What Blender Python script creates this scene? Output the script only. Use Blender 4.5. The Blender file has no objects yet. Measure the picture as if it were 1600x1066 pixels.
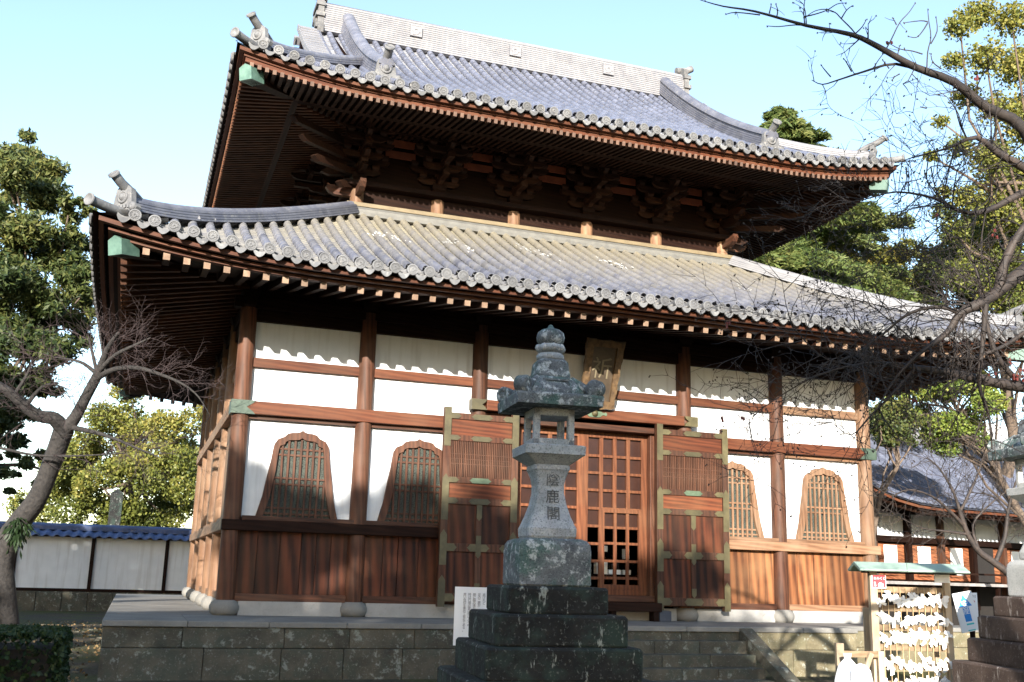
import bpy, math, random
import numpy as np
from mathutils import Vector, Matrix
random.seed(7); RNG = np.random.default_rng(7)
SC = bpy.context.scene; COL = SC.collection
rad = math.radians
# ------------------------------------------------------------------ camera, sky, sun, exposure
CAM = Vector((-9.1318, -20.8918, 1.0013))
CR = Vector((0.94161, -0.33561, 0.02710)); CU = Vector((-0.09817, -0.19668, 0.97554)); CF = Vector((0.32207, 0.92124, 0.21814))
FPX = 1629.76
cd = bpy.data.cameras.new('camera'); cam = bpy.data.objects.new('camera', cd); COL.objects.link(cam)
cd.sensor_width = 36; cd.sensor_fit = 'HORIZONTAL'; cd.lens = FPX/1600*36; cd.clip_end = 2000; cd.clip_start = .05
cam.matrix_world = Matrix(((CR.x, CU.x, -CF.x, CAM.x), (CR.y, CU.y, -CF.y, CAM.y), (CR.z, CU.z, -CF.z, CAM.z), (0, 0, 0, 1)))
SC.camera = cam
SUN = Vector((.48, 1.0, -.31)).normalized()          # direction the light travels
w = bpy.data.worlds.new('World'); SC.world = w; w.use_nodes = True
wn = w.node_tree; bg = wn.nodes['Background']; sky = wn.nodes.new('ShaderNodeTexSky'); sky.sky_type = 'NISHITA'
sky.sun_disc = False; sky.sun_elevation = math.asin(-SUN.z); sky.sun_rotation = math.atan2(-SUN.x, -SUN.y)
sky.air_density = 1.0; sky.dust_density = .55; sky.ozone_density = .9; sky.altitude = 50
wn.links.new(sky.outputs[0], bg.inputs[0]); bg.inputs[1].default_value = .135
sl = bpy.data.lights.new('sun', 'SUN'); sun = bpy.data.objects.new('sun', sl); COL.objects.link(sun)
sl.energy = 4.4; sl.angle = rad(.5); sl.color = (1, .94, .85); sun.rotation_euler = SUN.to_track_quat('-Z', 'Y').to_euler(); sun.location = (-20, -30, 30)
SC.view_settings.view_transform = 'Standard'; SC.view_settings.look = 'None'; SC.view_settings.gamma = 1
SC.view_settings.use_curve_mapping = False; SC.view_settings.exposure = 1.7
SC.cycles.max_bounces = 8; SC.cycles.diffuse_bounces = 4; SC.cycles.transparent_max_bounces = 12

def at(u, v, d):                                        # pixel of the 1600x1066 photograph + depth -> point
    return CAM + d*(CF + CR*((u-800)/FPX) - CU*((v-533)/FPX))

# ------------------------------------------------------------------ mesh helpers
WM = {}
class MB:
    def __init__(s): s.v = []; s.f = []; s.sm = []
    def add(s, vs, fs, smooth=False):
        n = len(s.v); s.v += [tuple(v) for v in vs]
        for f in fs: s.f.append([n+i for i in f]); s.sm.append(smooth)
    def box(s, x0, x1, y0, y1, z0, z1):
        s.add([(x0,y0,z0),(x1,y0,z0),(x1,y1,z0),(x0,y1,z0),(x0,y0,z1),(x1,y0,z1),(x1,y1,z1),(x0,y1,z1)],
              [(0,3,2,1),(4,5,6,7),(0,1,5,4),(1,2,6,5),(2,3,7,6),(3,0,4,7)]); return s
    def obox(s, c, ax, ay, az):
        c, ax, ay, az = map(Vector, (c, ax, ay, az)); P = []
        for k in (-1, 1):
            for i, j in ((-1,-1),(1,-1),(1,1),(-1,1)): P.append(c+ax*i+ay*j+az*k)
        s.add(P, [(0,3,2,1),(4,5,6,7),(0,1,5,4),(1,2,6,5),(2,3,7,6),(3,0,4,7)]); return s
    def beam(s, p0, p1, wd, ht, up=(0,0,1)):
        p0, p1 = Vector(p0), Vector(p1); d = (p1-p0); L = d.length; d = d/L
        sd = d.cross(Vector(up)).normalized(); u = sd.cross(d)
        return s.obox((p0+p1)/2, d*L/2, sd*wd/2, u*ht/2)
    def tube(s, pts, rs, n=6, caps=True, smooth=True):
        pts = [Vector(p) for p in pts]; V = []; F = []; m = len(pts)
        ref = Vector((.31,.17,.93))
        for i, p in enumerate(pts):
            t = (pts[min(i+1,m-1)]-pts[max(i-1,0)]); t = t.normalized() if t.length > 1e-9 else Vector((0,0,1))
            a = t.cross(ref)
            if a.length < .1: a = t.cross(Vector((1,0,0)))
            a.normalize(); b = t.cross(a); r = rs[i] if hasattr(rs, '__len__') else rs
            for k in range(n):
                an = 2*math.pi*k/n; V.append(p+a*(math.cos(an)*r)+b*(math.sin(an)*r))
        for i in range(m-1):
            for k in range(n): F.append((i*n+k, i*n+(k+1)%n, (i+1)*n+(k+1)%n, (i+1)*n+k))
        s.add(V, F, smooth)
        if caps: s.add(V[:n], [tuple(range(n-1,-1,-1))]); s.add(V[-n:], [tuple(range(n))])
        return s
    def lathe(s, prof, n=16, c=(0,0,0), rot=0, smooth=True, M=None):
        V = []; F = []; m = len(prof); c = Vector(c)
        for r, z in prof:
            for k in range(n):
                an = rot+2*math.pi*k/n; p = Vector((r*math.cos(an), r*math.sin(an), z)); V.append((M @ p if M else p)+c)
        for i in range(m-1):
            for k in range(n): F.append((i*n+k, i*n+(k+1)%n, (i+1)*n+(k+1)%n, (i+1)*n+k))
        s.add(V, F, smooth); s.add(V[:n], [tuple(range(n-1,-1,-1))]); s.add(V[-n:], [tuple(range(n))]); return s
    def prism(s, poly, o, ax, ay, ad):                  # polygon in (ax, ay) extruded by ad
        o, ax, ay, ad = map(Vector, (o, ax, ay, ad)); A = [o+ax*x+ay*y for x, y in poly]; n = len(A)
        s.add(A+[a+ad for a in A], [tuple(range(n)), tuple(range(2*n-1, n-1, -1))]+[(i, i+n, (i+1)%n+n, (i+1)%n) for i in range(n)]); return s
    def ring(s, outer, inner, o, ax, ay, ad):           # open strip between two equal-length polylines, extruded
        o, ax, ay, ad = map(Vector, (o, ax, ay, ad)); n = len(outer)
        A = [o+ax*x+ay*y for x, y in outer]; B = [o+ax*x+ay*y for x, y in inner]; V = A+B+[p+ad for p in A]+[p+ad for p in B]; F = []
        for i in range(n-1):
            F += [(i,i+1,n+i+1,n+i), (2*n+i,3*n+i,3*n+i+1,2*n+i+1), (i,2*n+i,2*n+i+1,i+1), (n+i,n+i+1,3*n+i+1,3*n+i)]
        F += [(0,n,3*n,2*n), (n-1,3*n-1,4*n-1,2*n-1)]; s.add(V, F); return s
    def grid(s, fn, us, vs, smooth=True):
        V = [fn(u, v) for v in vs for u in us]; n = len(us)
        s.add(V, [(j*n+i, j*n+i+1, (j+1)*n+i+1, (j+1)*n+i) for j in range(len(vs)-1) for i in range(n-1)], smooth); return s
    def mesh(s, name, mt=None):
        me = bpy.data.meshes.new(name); me.from_pydata(s.v, [], s.f); me.polygons.foreach_set('use_smooth', s.sm)
        if mt: me.materials.append(mt)
        me.validate(); me.update(); return me
    def build(s, name, mt, parent=None, bevel=0, kind=None):
        o = place(name, s.mesh(name, mt), parent)
        if bevel:
            b = o.modifiers.new('bevel', 'BEVEL'); b.width = bevel; b.segments = 2; b.limit_method = 'ANGLE'
        if kind: o['kind'] = kind
        return o
def place(name, me, parent=None, M=None):
    o = bpy.data.objects.new(name, me); COL.objects.link(o); M = M or Matrix()
    if parent: o.parent = parent; o.matrix_parent_inverse = WM[parent.name].inverted()
    o.matrix_basis = M; WM[o.name] = M.copy(); return o
def tag(o, label=None, cat=None, group=None, kind=None):
    for k, v in (('label', label), ('category', cat), ('group', group), ('kind', kind)):
        if v: o[k] = v
    return o
def thing(name, label, cat, loc=(0,0,0), rz=0, group=None):
    o = bpy.data.objects.new(name, None); COL.objects.link(o); o.empty_display_size = .3
    o.location = loc; o.rotation_euler = (0,0,rz); WM[o.name] = Matrix.Translation(loc) @ Matrix.Rotation(rz, 4, 'Z')
    return tag(o, label, cat, group)
def lpart(mb, name, mt, parent, **k):                  # part built in its thing's own coordinates
    o = mb.build(name, mt, None, **k); o.parent = parent; WM[o.name] = WM[parent.name].copy(); return o
def copy_tree(o, parent=None):
    c = o.copy(); COL.objects.link(c)
    if parent: c.parent = parent
    for ch in [x for x in bpy.data.objects if x.parent == o]: copy_tree(ch, c)
    return c
def text_mesh(s, size, name, mt, ext=.002, M=None, parent=None, vertical=False, local=False):
    cu = bpy.data.curves.new(name, 'FONT'); cu.body = '\n'.join(s) if vertical else s; cu.size = size; cu.extrude = ext
    cu.align_x = 'CENTER'; cu.align_y = 'CENTER' if not vertical else 'TOP'; cu.space_line = .82 if vertical else 1; cu.resolution_u = 3
    t = bpy.data.objects.new(name, cu); COL.objects.link(t); dg = bpy.context.evaluated_depsgraph_get(); dg.update()
    me = bpy.data.meshes.new_from_object(t.evaluated_get(dg)); me.name = name; bpy.data.objects.remove(t); bpy.data.curves.remove(cu)
    me.materials.clear(); me.materials.append(mt)
    if local:
        o = bpy.data.objects.new(name, me); COL.objects.link(o); o.parent = parent; o.matrix_basis = M; return o
    return place(name, me, parent, M)
def frame_M(o, ax, ay, az):
    return Matrix(((ax[0],ay[0],az[0],o[0]),(ax[1],ay[1],az[1],o[1]),(ax[2],ay[2],az[2],o[2]),(0,0,0,1)))

# ------------------------------------------------------------------ materials
class NT:
    def __init__(s, name, rough=.7, spec=.5):
        s.m = bpy.data.materials.new(name); s.m.use_nodes = True; s.t = s.m.node_tree; s.b = s.t.nodes['Principled BSDF']
        s.b.inputs['Roughness'].default_value = rough; s.b.inputs['Specular IOR Level'].default_value = spec
    def n(s, typ, inp=None, **k):
        x = s.t.nodes.new('ShaderNode'+typ)
        for a, b in k.items(): setattr(x, a, b)
        for a, b in (inp or {}).items():
            if isinstance(b, bpy.types.NodeSocket): s.t.links.new(b, x.inputs[a])
            else: x.inputs[a].default_value = b
        return x
    def coord(s, world=False): return s.n('NewGeometry').outputs['Position'] if world else s.n('TexCoord').outputs['Object']
    def rnd(s): return s.n('ObjectInfo').outputs['Random']
    def noise(s, vec, scale, detail=4, rough=.55, dist=0): return s.n('TexNoise', {'Vector': vec, 'Scale': scale, 'Detail': detail, 'Roughness': rough, 'Distortion': dist}).outputs['Fac']
    def ramp(s, fac, stops):
        r = s.n('ValToRGB', {'Fac': fac}); e = r.color_ramp.elements
        while len(e) < len(stops): e.new(.5)
        for x, (p, c) in zip(e, stops): x.position = p; x.color = (*c, 1) if len(c) == 3 else c
        return r.outputs['Color']
    def rampf(s, fac, a, b): return s.n('MapRange', {'Value': fac, 'From Min': a, 'From Max': b}).outputs['Result']
    def mix(s, f, a, b, mode='MIX'):
        x = s.n('Mix', data_type='RGBA', blend_type=mode)
        for sock, v in ((x.inputs[0], f), (x.inputs[6], a), (x.inputs[7], b)):
            if isinstance(v, bpy.types.NodeSocket): s.t.links.new(v, sock)
            elif isinstance(v, (tuple, list)): sock.default_value = (*v, 1) if len(v) == 3 else v
            else: sock.default_value = v
        return x.outputs[2]
    def math(s, op, a, b=0.): return s.n('Math', {0: a, 1: b}, operation=op).outputs[0]
    def vmap(s, vec, scale, loc=None):
        x = s.n('Mapping', {'Vector': vec, 'Scale': scale})
        if loc is not None: s.t.links.new(loc, x.inputs['Location'])
        return x.outputs[0]
    def out(s, col, bump=None, strength=.3, dist=.02, rough=None):
        if isinstance(col, (tuple, list)): s.b.inputs['Base Color'].default_value = (*col, 1)
        else: s.t.links.new(col, s.b.inputs['Base Color'])
        if bump is not None:
            x = s.n('Bump', {'Height': bump, 'Strength': strength, 'Distance': dist}); s.t.links.new(x.outputs[0], s.b.inputs['Normal'])
        if rough is not None: s.t.links.new(rough, s.b.inputs['Roughness'])
        return s.m
def wood(name, axis, dark, light, grey=None, greyamt=.35, rough=.6, fine=9, spec=.25, vr=(.72, 1.22), wavy=.33, ws=4.):
    m = NT(name, rough, spec); r = m.rnd(); off = m.n('CombineXYZ', {0: m.math('MULTIPLY', r, 17.), 1: m.math('MULTIPLY', r, 31.), 2: m.math('MULTIPLY', r, 23.)}).outputs[0]
    c = m.coord(); sc = [fine]*3; sc['XYZ'.index(axis)] = .55; v = m.vmap(c, sc, off)
    sc2 = [ws]*3; sc2['XYZ'.index(axis)] = .32*ws/4; v2 = m.vmap(c, sc2, off)
    wv = m.n('TexWave', {'Vector': v2, 'Scale': 1.6, 'Distortion': 5.5, 'Detail': 3., 'Detail Scale': 1.2}, wave_type='BANDS', bands_direction='DIAGONAL').outputs['Fac']
    nz = m.noise(v, 1.5, 6, .62, .4); f = m.mix(wavy, nz, wv)
    col = m.ramp(f, [(.22, dark), (.55, tuple((a+b)/2 for a, b in zip(dark, light))), (.85, light)])
    big = m.noise(c, 1.1, 4); col = m.mix(m.rampf(big, .35, .75), col, tuple(x*.62 for x in dark), 'MIX') if greyamt == 0 else col
    if grey: col = m.mix(m.math('MULTIPLY', m.rampf(big, .42, .72), greyamt), col, grey)
    hs = m.n('HueSaturation', {'Color': col, 'Value': m.n('MapRange', {'Value': r, 'To Min': vr[0], 'To Max': vr[1]}).outputs[0]}).outputs[0]
    return m.out(hs, f, .35, .006)
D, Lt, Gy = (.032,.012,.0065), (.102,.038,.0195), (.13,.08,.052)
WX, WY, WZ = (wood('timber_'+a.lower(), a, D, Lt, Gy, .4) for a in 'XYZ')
WXp, WYp, WZp = (wood('pale_timber_'+a.lower(), a, (.12,.060,.032), (.27,.150,.085), (.30,.21,.14), .5) for a in 'XYZ')  # paler timber for the right end, left side and upper columns
WDK = [wood('dark_timber_'+a.lower(), a, (.006,.0025,.0018), (.020,.008,.005), (.026,.014,.009), .35, spec=.08) for a in 'XYZ']  # extra dark, the black shade under the eaves is put into the colour
WRD = wood('red_board', 'Z', (.010,.003,.0016), (.095,.026,.0105), (.12,.055,.025), .3, fine=7, vr=(.5, 1.3), wavy=.42, ws=1.9)  # darkened to deepen the shade on the left wainscot
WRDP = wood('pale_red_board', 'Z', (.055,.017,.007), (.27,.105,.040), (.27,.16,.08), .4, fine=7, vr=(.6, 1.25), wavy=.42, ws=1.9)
WOR = wood('orange_beam', 'X', (.060,.017,.007), (.125,.040,.017), (.13,.065,.035), .4)
WORY = wood('orange_beam_side', 'Y', (.060,.017,.007), (.125,.040,.017), (.13,.065,.035), .4)
WEND = wood('rafter_wood', 'Y', (.009,.004,.0025), (.034,.014,.008), (.04,.022,.014), .5, spec=.1)  # rafter bodies near black, eave shadow put into the colour
ENDG = simple('sunlit_weathered_end_grain', (.15,.09,.06), (.30,.20,.135), 5, .75) if False else None
WEND2 = wood('upper_rafter_wood', 'Y', (.009,.004,.0025), (.034,.014,.008), (.04,.022,.014), .5, spec=.1)
WENDX = wood('rafter_wood_side', 'X', (.022,.008,.004), (.085,.032,.014), (.09,.04,.02), .4, spec=.1)  # side rafters lighter, sun on their front faces put into the colour
def simple(name, a, b, scale=6, rough=.7, bump=.2, spec=.5, detail=5, dist=.01, world=False, rndv=.25):
    m = NT(name, rough, spec); c = m.coord(world); n = m.noise(c, scale, detail, .6)
    col = m.ramp(n, [(.3, a), (.7, b)])
    if rndv: col = m.n('HueSaturation', {'Color': col, 'Value': m.n('MapRange', {'Value': m.rnd(), 'To Min': 1-rndv, 'To Max': 1+rndv}).outputs[0]}).outputs[0]
    return m.out(col, n, bump, dist)
def plaster():
    m = NT('white_plaster', .85, .2); c = m.coord(); n = m.noise(c, 2.2, 5); st = m.noise(m.vmap(c, (5, 5, .35)), 1.5, 4)
    return m.out(m.mix(m.rampf(st, .50, .80), m.ramp(n, [(.3, (.57,.585,.60)), (.7, (.65,.66,.67))]), (.47,.465,.46)), m.noise(c, 40, 3), .05, .004)
PLAS = plaster()
ENDF = simple('sunlit_weathered_end_grain', (.13,.078,.05), (.26,.175,.118), 5, .75); ENDU = simple('brown_end_grain', (.07,.038,.026), (.15,.088,.058), 5, .75); ENDO = simple('orange_end_grain', (.22,.078,.030), (.36,.145,.06), 5, .75)  # weathered end grain, with sun on the rafter ends mixed into the colour
def tile(name, a, b, lichen, amt, rough=.36, spec=.6, grad=None, vary=1.):
    m = NT(name, rough, spec); p = m.coord(True); n = m.noise(p, 3.2, 5, .65); col = m.ramp(n, [(.3, a), (.72, b)])
    r = m.rnd(); ce = m.n('TexVoronoi', {'Vector': p, 'Scale': 3.1 if vary > .5 else .8}).outputs['Color']; cv = m.n('SeparateColor', {0: ce}).outputs[0]
    col = m.n('HueSaturation', {'Color': col, 'Value': m.n('MapRange', {'Value': m.math('ADD', m.math('MULTIPLY', r, .5), m.math('MULTIPLY', cv, .5)), 'To Min': 1-.3*vary, 'To Max': 1+.3*vary}).outputs[0]}).outputs[0]
    fac = m.math('MULTIPLY', m.rampf(m.noise(p, 9, 6, .7), .56, .66), amt); col = m.mix(fac, col, lichen)
    if grad:                                            # ochre tint that grows stronger towards the upper courses
        z = m.n('SeparateXYZ', {0: p}).outputs[2]; g = m.math('ADD', m.rampf(z, grad[0], grad[1]), m.math('MULTIPLY', m.math('SUBTRACT', n, .5), .9))
        g = m.n('Clamp', {0: g}).outputs[0]
        col = m.mix(m.math('MULTIPLY', g, .8), col, grad[2])
    return m.out(col, m.noise(p, 25, 4), .25, .006, m.n('MapRange', {'Value': n, 'To Min': rough-.08, 'To Max': rough+.22}).outputs[0])
TILE_U = tile('upper_roof_tile', (.105,.116,.162), (.165,.178,.235), (.25,.25,.24), .45)
TILE_L = tile('lower_roof_tile', (.092,.098,.132), (.152,.156,.18), (.25,.24,.20), .5, .45, .45, (6.7, 9.2, (.225,.195,.13)))
PAN_U = tile('upper_pan_tile', (.18,.19,.23), (.29,.30,.32), (.34,.34,.32), .5, .5, .4)
PAN_L = tile('lower_pan_tile', (.14,.14,.155), (.24,.235,.22), (.3,.29,.24), .5, .55, .4, (6.9, 9.5, (.28,.245,.16)))
TILE_END = tile('eave_end_tile', (.085,.085,.09), (.175,.175,.175), (.28,.27,.25), .6, .65, .3)
TILE_RDG = tile('ridge_tile', (.155,.155,.17), (.225,.225,.235), (.12,.115,.11), .45, .55, .4, None, .4)
TILE_RDK = tile('hip_ridge_tile', (.085,.09,.12), (.15,.155,.185), (.25,.245,.22), .5, .45, .5)
TILE_BL = tile('blue_wall_tile', (.035,.062,.15), (.062,.10,.215), (.17,.17,.17), .35, .35, .5)
OCHRE = simple('ochre_flashing', (.13,.098,.056), (.20,.155,.088), 3, .55)
COPPER = simple('verdigris_copper', (.05,.10,.08), (.11,.19,.15), 5, .5, .2)
BRONZE = simple('weathered_bronze', (.046,.038,.016), (.095,.079,.036), 4, .5, .15)
GREENB = simple('green_bronze', (.05,.075,.042), (.10,.135,.085), 6, .5, .2)
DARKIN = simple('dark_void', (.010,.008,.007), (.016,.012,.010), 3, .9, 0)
def stone(name, a, b, lich, amt, scale=2.5, lscale=7, streak=False, moss=None, mossamt=.5, bump=.5, th=(.60,.66), speck=.0):
    m = NT(name, .85, .25); r = m.rnd(); off = m.n('CombineXYZ', {0: m.math('MULTIPLY', r, 13.), 1: m.math('MULTIPLY', r, 7.), 2: m.math('MULTIPLY', r, 19.)}).outputs[0]
    c = m.vmap(m.coord(), (1,1,1), off); n = m.noise(c, scale, 8, .68); col = m.ramp(n, [(.28, a), (.72, b)])
    if moss: col = m.mix(m.math('MULTIPLY', m.rampf(m.noise(c, 3.3, 6, .65), .48, .62), mossamt), col, moss)
    if speck: col = m.mix(m.math('MULTIPLY', m.rampf(m.noise(c, 60, 2, .5), .52, .66), speck), col, tuple(x*.35 for x in a))
    lv = m.vmap(c, (1,1,.28)) if streak else c
    sp = m.rampf(m.noise(lv, lscale, 5, .72), *th); col = m.mix(m.math('MULTIPLY', sp, amt), col, lich)
    fn = m.noise(c, 30, 6, .7); col = m.mix(m.math('MULTIPLY', m.rampf(m.noise(c, 26, 4, .7), .58, .70), .35), col, lich)
    return m.out(col, m.mix(.5, n, fn), bump, .02)
ST_DK = stone('dark_lichened_stone', (.005,.005,.005), (.024,.024,.023), (.30,.32,.29), .8, 3, 9, True, (.028,.048,.038), .7, .7, (.61,.66))
ST_LT = stone('blue_grey_granite', (.24,.25,.26), (.46,.475,.49), (.50,.52,.51), .5, 3, 12, False, (.19,.22,.19), .35, .45, (.58,.66), .6)
ST_RF = stone('mossy_granite', (.035,.039,.042), (.20,.215,.225), (.46,.48,.47), .8, 4, 11, False, (.07,.13,.11), .75, .8, (.53,.62), .5)
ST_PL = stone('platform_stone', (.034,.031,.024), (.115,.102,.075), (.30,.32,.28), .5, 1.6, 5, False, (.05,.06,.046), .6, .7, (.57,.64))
ST_TOP = stone('worn_paving_stone', (.13,.125,.115), (.225,.215,.195), (.3,.29,.26), .3, 1.2, 8)
ST_CURB = stone('pale_curb_stone', (.22,.215,.205), (.33,.32,.30), (.18,.17,.155), .35, 1.6, 8, bump=.25)
ST_BROWN = stone('brown_lantern_stone', (.035,.022,.018), (.10,.070,.056), (.34,.30,.27), .7, 2.4, 8, True, None, .5, .6, (.58,.66))
ST_PALE = stone('pale_granite', (.36,.36,.34), (.55,.54,.51), (.28,.28,.25), .5, 3, 8, speck=.4)
def ground_mat():
    m = NT('earth', .95, .1); c = m.coord(True); n = m.noise(c, .7, 6); f = m.noise(c, 14, 6, .7)
    col = m.mix(m.rampf(n, .42, .62), m.ramp(f, [(.3, (.04,.031,.022)), (.7, (.12,.098,.07))]), m.ramp(f, [(.3, (.045,.052,.02)), (.7, (.12,.115,.05))]))
    return m.out(col, f, .9, .05)
EARTH = ground_mat()
PAPER = NT('white_paper', .8, .2).out((.80,.79,.77)); PAPERB = NT('white_board', .5, .4).out((.80,.80,.80))
INK = NT('grey_ink', .7).out((.10,.10,.12)); RED = NT('red_print', .5).out((.45,.025,.035)); BLUE = NT('blue_print', .5).out((.02,.22,.62)); TEAL = NT('teal_print', .5).out((.05,.5,.5))
WHT = NT('white_print', .5).out((.8,.8,.8)); GOLD = simple('gilded_wood', (.05,.028,.013), (.15,.088,.038), 9, .6, .6, dist=.03)
CARVE = simple('carved_groove', (.05,.053,.056), (.16,.168,.175), 40, .9, .1)
GILT = NT('dull_gilt', .5).out((.16,.13,.08)); PANEL_DK = simple('plaque_panel', (.035,.026,.018), (.07,.05,.032), 5, .45, .15)
ROPE = NT('straw_string', .9).out((.45,.33,.18)); SACK = simple('white_sackcloth', (.68,.68,.68), (.8,.8,.8), 5, .8, .4, dist=.03)
MESHN = None
def screen_mat():
    m = NT('pale_wire_screen', .7, .3); c = m.coord(); s_ = m.n('TexVoronoi', {'Vector': m.vmap(c, (46, 1, 30)), 'Scale': 1.}, feature='DISTANCE_TO_EDGE').outputs['Distance']
    return m.out(m.mix(m.rampf(s_, .08, .22), (.055,.065,.052), (.008,.010,.010)))
SCREEN = screen_mat()
def glass():
    m = NT('window_glass', .05, .5); m.b.inputs['Transmission Weight'].default_value = 1; m.b.inputs['IOR'].default_value = 1.02
    return m.out((.9,.92,.92))
BROWNP = simple('brown_backing', (.024,.009,.006), (.045,.017,.010), 2, .3, .1)
def leaf_mat(name, cols, scale=.6, trans=.25):
    m = NT(name, .55, .35); a = m.n('Attribute', attribute_name='tone').outputs['Fac']; big = m.noise(m.coord(True), scale, 3)
    col = m.ramp(m.math('ADD', m.math('MULTIPLY', a, .65), m.math('MULTIPLY', big, .45)), [(i/(len(cols)-1)*.8+.1, c) for i, c in enumerate(cols)])
    m.out(col); t = m.n('BsdfTranslucent', {'Color': col}); x = m.n('MixShader', {0: trans, 1: m.b.outputs[0], 2: t.outputs[0]})
    m.t.links.new(x.outputs[0], m.t.nodes['Material Output'].inputs[0]); return m.m
LF_DK = leaf_mat('dark_evergreen_leaf', [(.012,.026,.010), (.04,.065,.018), (.10,.115,.03), (.19,.17,.05)])
LF_YL = leaf_mat('yellow_green_leaf', [(.03,.045,.010), (.095,.115,.022), (.17,.178,.036), (.26,.22,.05)])
LF_GR = leaf_mat('bright_green_leaf', [(.03,.06,.012), (.09,.14,.022), (.18,.23,.04), (.30,.28,.06)])
LF_CO = leaf_mat('conifer_spray', [(.015,.035,.012), (.045,.085,.025), (.10,.14,.04), (.17,.18,.055)])
LF_PN = leaf_mat('dark_pine_spray', [(.008,.019,.008), (.026,.046,.014), (.075,.095,.025), (.16,.155,.045)])
LF_HD = leaf_mat('hedge_leaf', [(.008,.018,.006), (.02,.04,.012), (.04,.07,.02)])
BARK = simple('grey_bark', (.012,.0105,.010), (.042,.037,.034), 14, .9, .8, dist=.03)  # bark darkened for the shade the maple stands in
BARKC = simple('cherry_bark', (.013,.010,.010), (.055,.040,.032), 9, .7, .5, dist=.01)
BARKB = simple('brown_bark', (.06,.042,.03), (.15,.11,.08), 8, .9, .7, dist=.03)
BUD = NT('red_bud', .6).out((.11,.018,.013))

# ------------------------------------------------------------------ ground
g = MB().box(-500, 500, -300, 700, -1.4, -.85); tag(g.build('ground', EARTH), kind='structure')

# ------------------------------------------------------------------ temple hall
HALL = thing('temple_hall', 'two-roofed dark timber temple hall with white plaster walls and grey tiles', 'temple', (0, 6, .1))
XC, YB = 7.4, 11.8                                       # corner columns in x, rear columns in y
XS = [-7.4, -4.94, -2.47, 2.47, 4.94, 7.4]; YS = [.2, 2.66, 4.75, 7.25, 9.34, 11.8]
cl = MB().lathe([(.172, .38), (.176, 1.0), (.172, 4), (.165, 6.25)], 20).mesh('column', WZ)
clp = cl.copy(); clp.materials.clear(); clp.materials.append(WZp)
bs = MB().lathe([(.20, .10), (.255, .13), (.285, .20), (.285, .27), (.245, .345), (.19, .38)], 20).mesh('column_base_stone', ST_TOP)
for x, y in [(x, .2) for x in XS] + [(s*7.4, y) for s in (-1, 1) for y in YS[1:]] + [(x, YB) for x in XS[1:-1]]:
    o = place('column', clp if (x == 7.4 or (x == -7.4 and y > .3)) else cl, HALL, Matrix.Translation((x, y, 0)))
    if x == 7.4 and y == .2: o['label'] = 'pale corner column'
    place('column_base_stone', bs, HALL, Matrix.Translation((x, y, 0)))

def wallside(axis, pos, out, spans, front):
    """One wall: axis 'x' (front/back) or 'y' (sides); pos = wall plane, out = outward sign; spans = column positions."""
    def bx(mb, a0, a1, d0, d1, z0, z1):                 # a along the wall, d = outward depth from the column line
        p, q = sorted((pos+out*d0, pos+out*d1))
        mb.box(a0, a1, p, q, z0, z1) if axis == 'x' else mb.box(p, q, a0, a1, z0, z1)
    WA = WX if axis == 'x' else WY
    def part(name, mt, *b, bevel=0):
        mb = MB(); bx(mb, *b); return mb.build(name, mt, HALL, bevel)
    n = len(spans)-1
    for i in range(n):
        a0, a1 = spans[i], spans[i+1]; e0, e1 = a0+.165, a1-.165; mid = (a1-a0) > 3.5
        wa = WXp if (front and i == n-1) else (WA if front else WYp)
        if mid and front: continue
        part('foundation_curb', ST_CURB, a0+.24, a1-.24, -.02, .10, .1, .365)
        part('ground_sill', wa, e0, e1, -.05, .09, .365, .50, bevel=.008)
        part('plaster_panel', PLAS, e0-.1, e1+.1, -.09, -.05, 1.95, 3.9)
        part('plaster_panel', PLAS, e0-.1, e1+.1, -.09, -.05, 4.15, 4.93); part('plaster_panel', PLAS, e0-.1, e1+.1, -.09, -.05, 5.08, 5.87)
        part('rail', WOR if (axis == 'x' and not (front and i == n-1)) else wa, e0-.02, e1+.02, -.048, .045, 4.91, 5.10, bevel=.008)
        part('thin_rail', wa, e0, e1, -.048, .06, 3.865, 3.95)
        part('upper_rail', WDK[0] if axis == 'x' else WDK[1], e0-.02, e1+.02, -.09, .06, 5.85, 6.10)
        a = e0                                            # wainscot boards, one by one
        if front or (axis == 'y' and out < 0):
            while a < e1-.02:
                wd = random.uniform(.28, .52); b = min(e1, a+wd)
                if e1-b < .18: b = e1
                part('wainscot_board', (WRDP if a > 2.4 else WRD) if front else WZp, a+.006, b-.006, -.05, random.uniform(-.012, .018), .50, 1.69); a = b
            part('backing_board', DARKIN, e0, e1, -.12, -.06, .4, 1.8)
        else: part('wainscot', WRD, e0, e1, -.05, 0, .50, 1.69)
for a in (('x', .2, -1, XS, True), ('y', -7.4, -1, YS, False), ('y', 7.4, 1, YS, False), ('x', YB, 1, XS, False)): wallside(*a)
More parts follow.
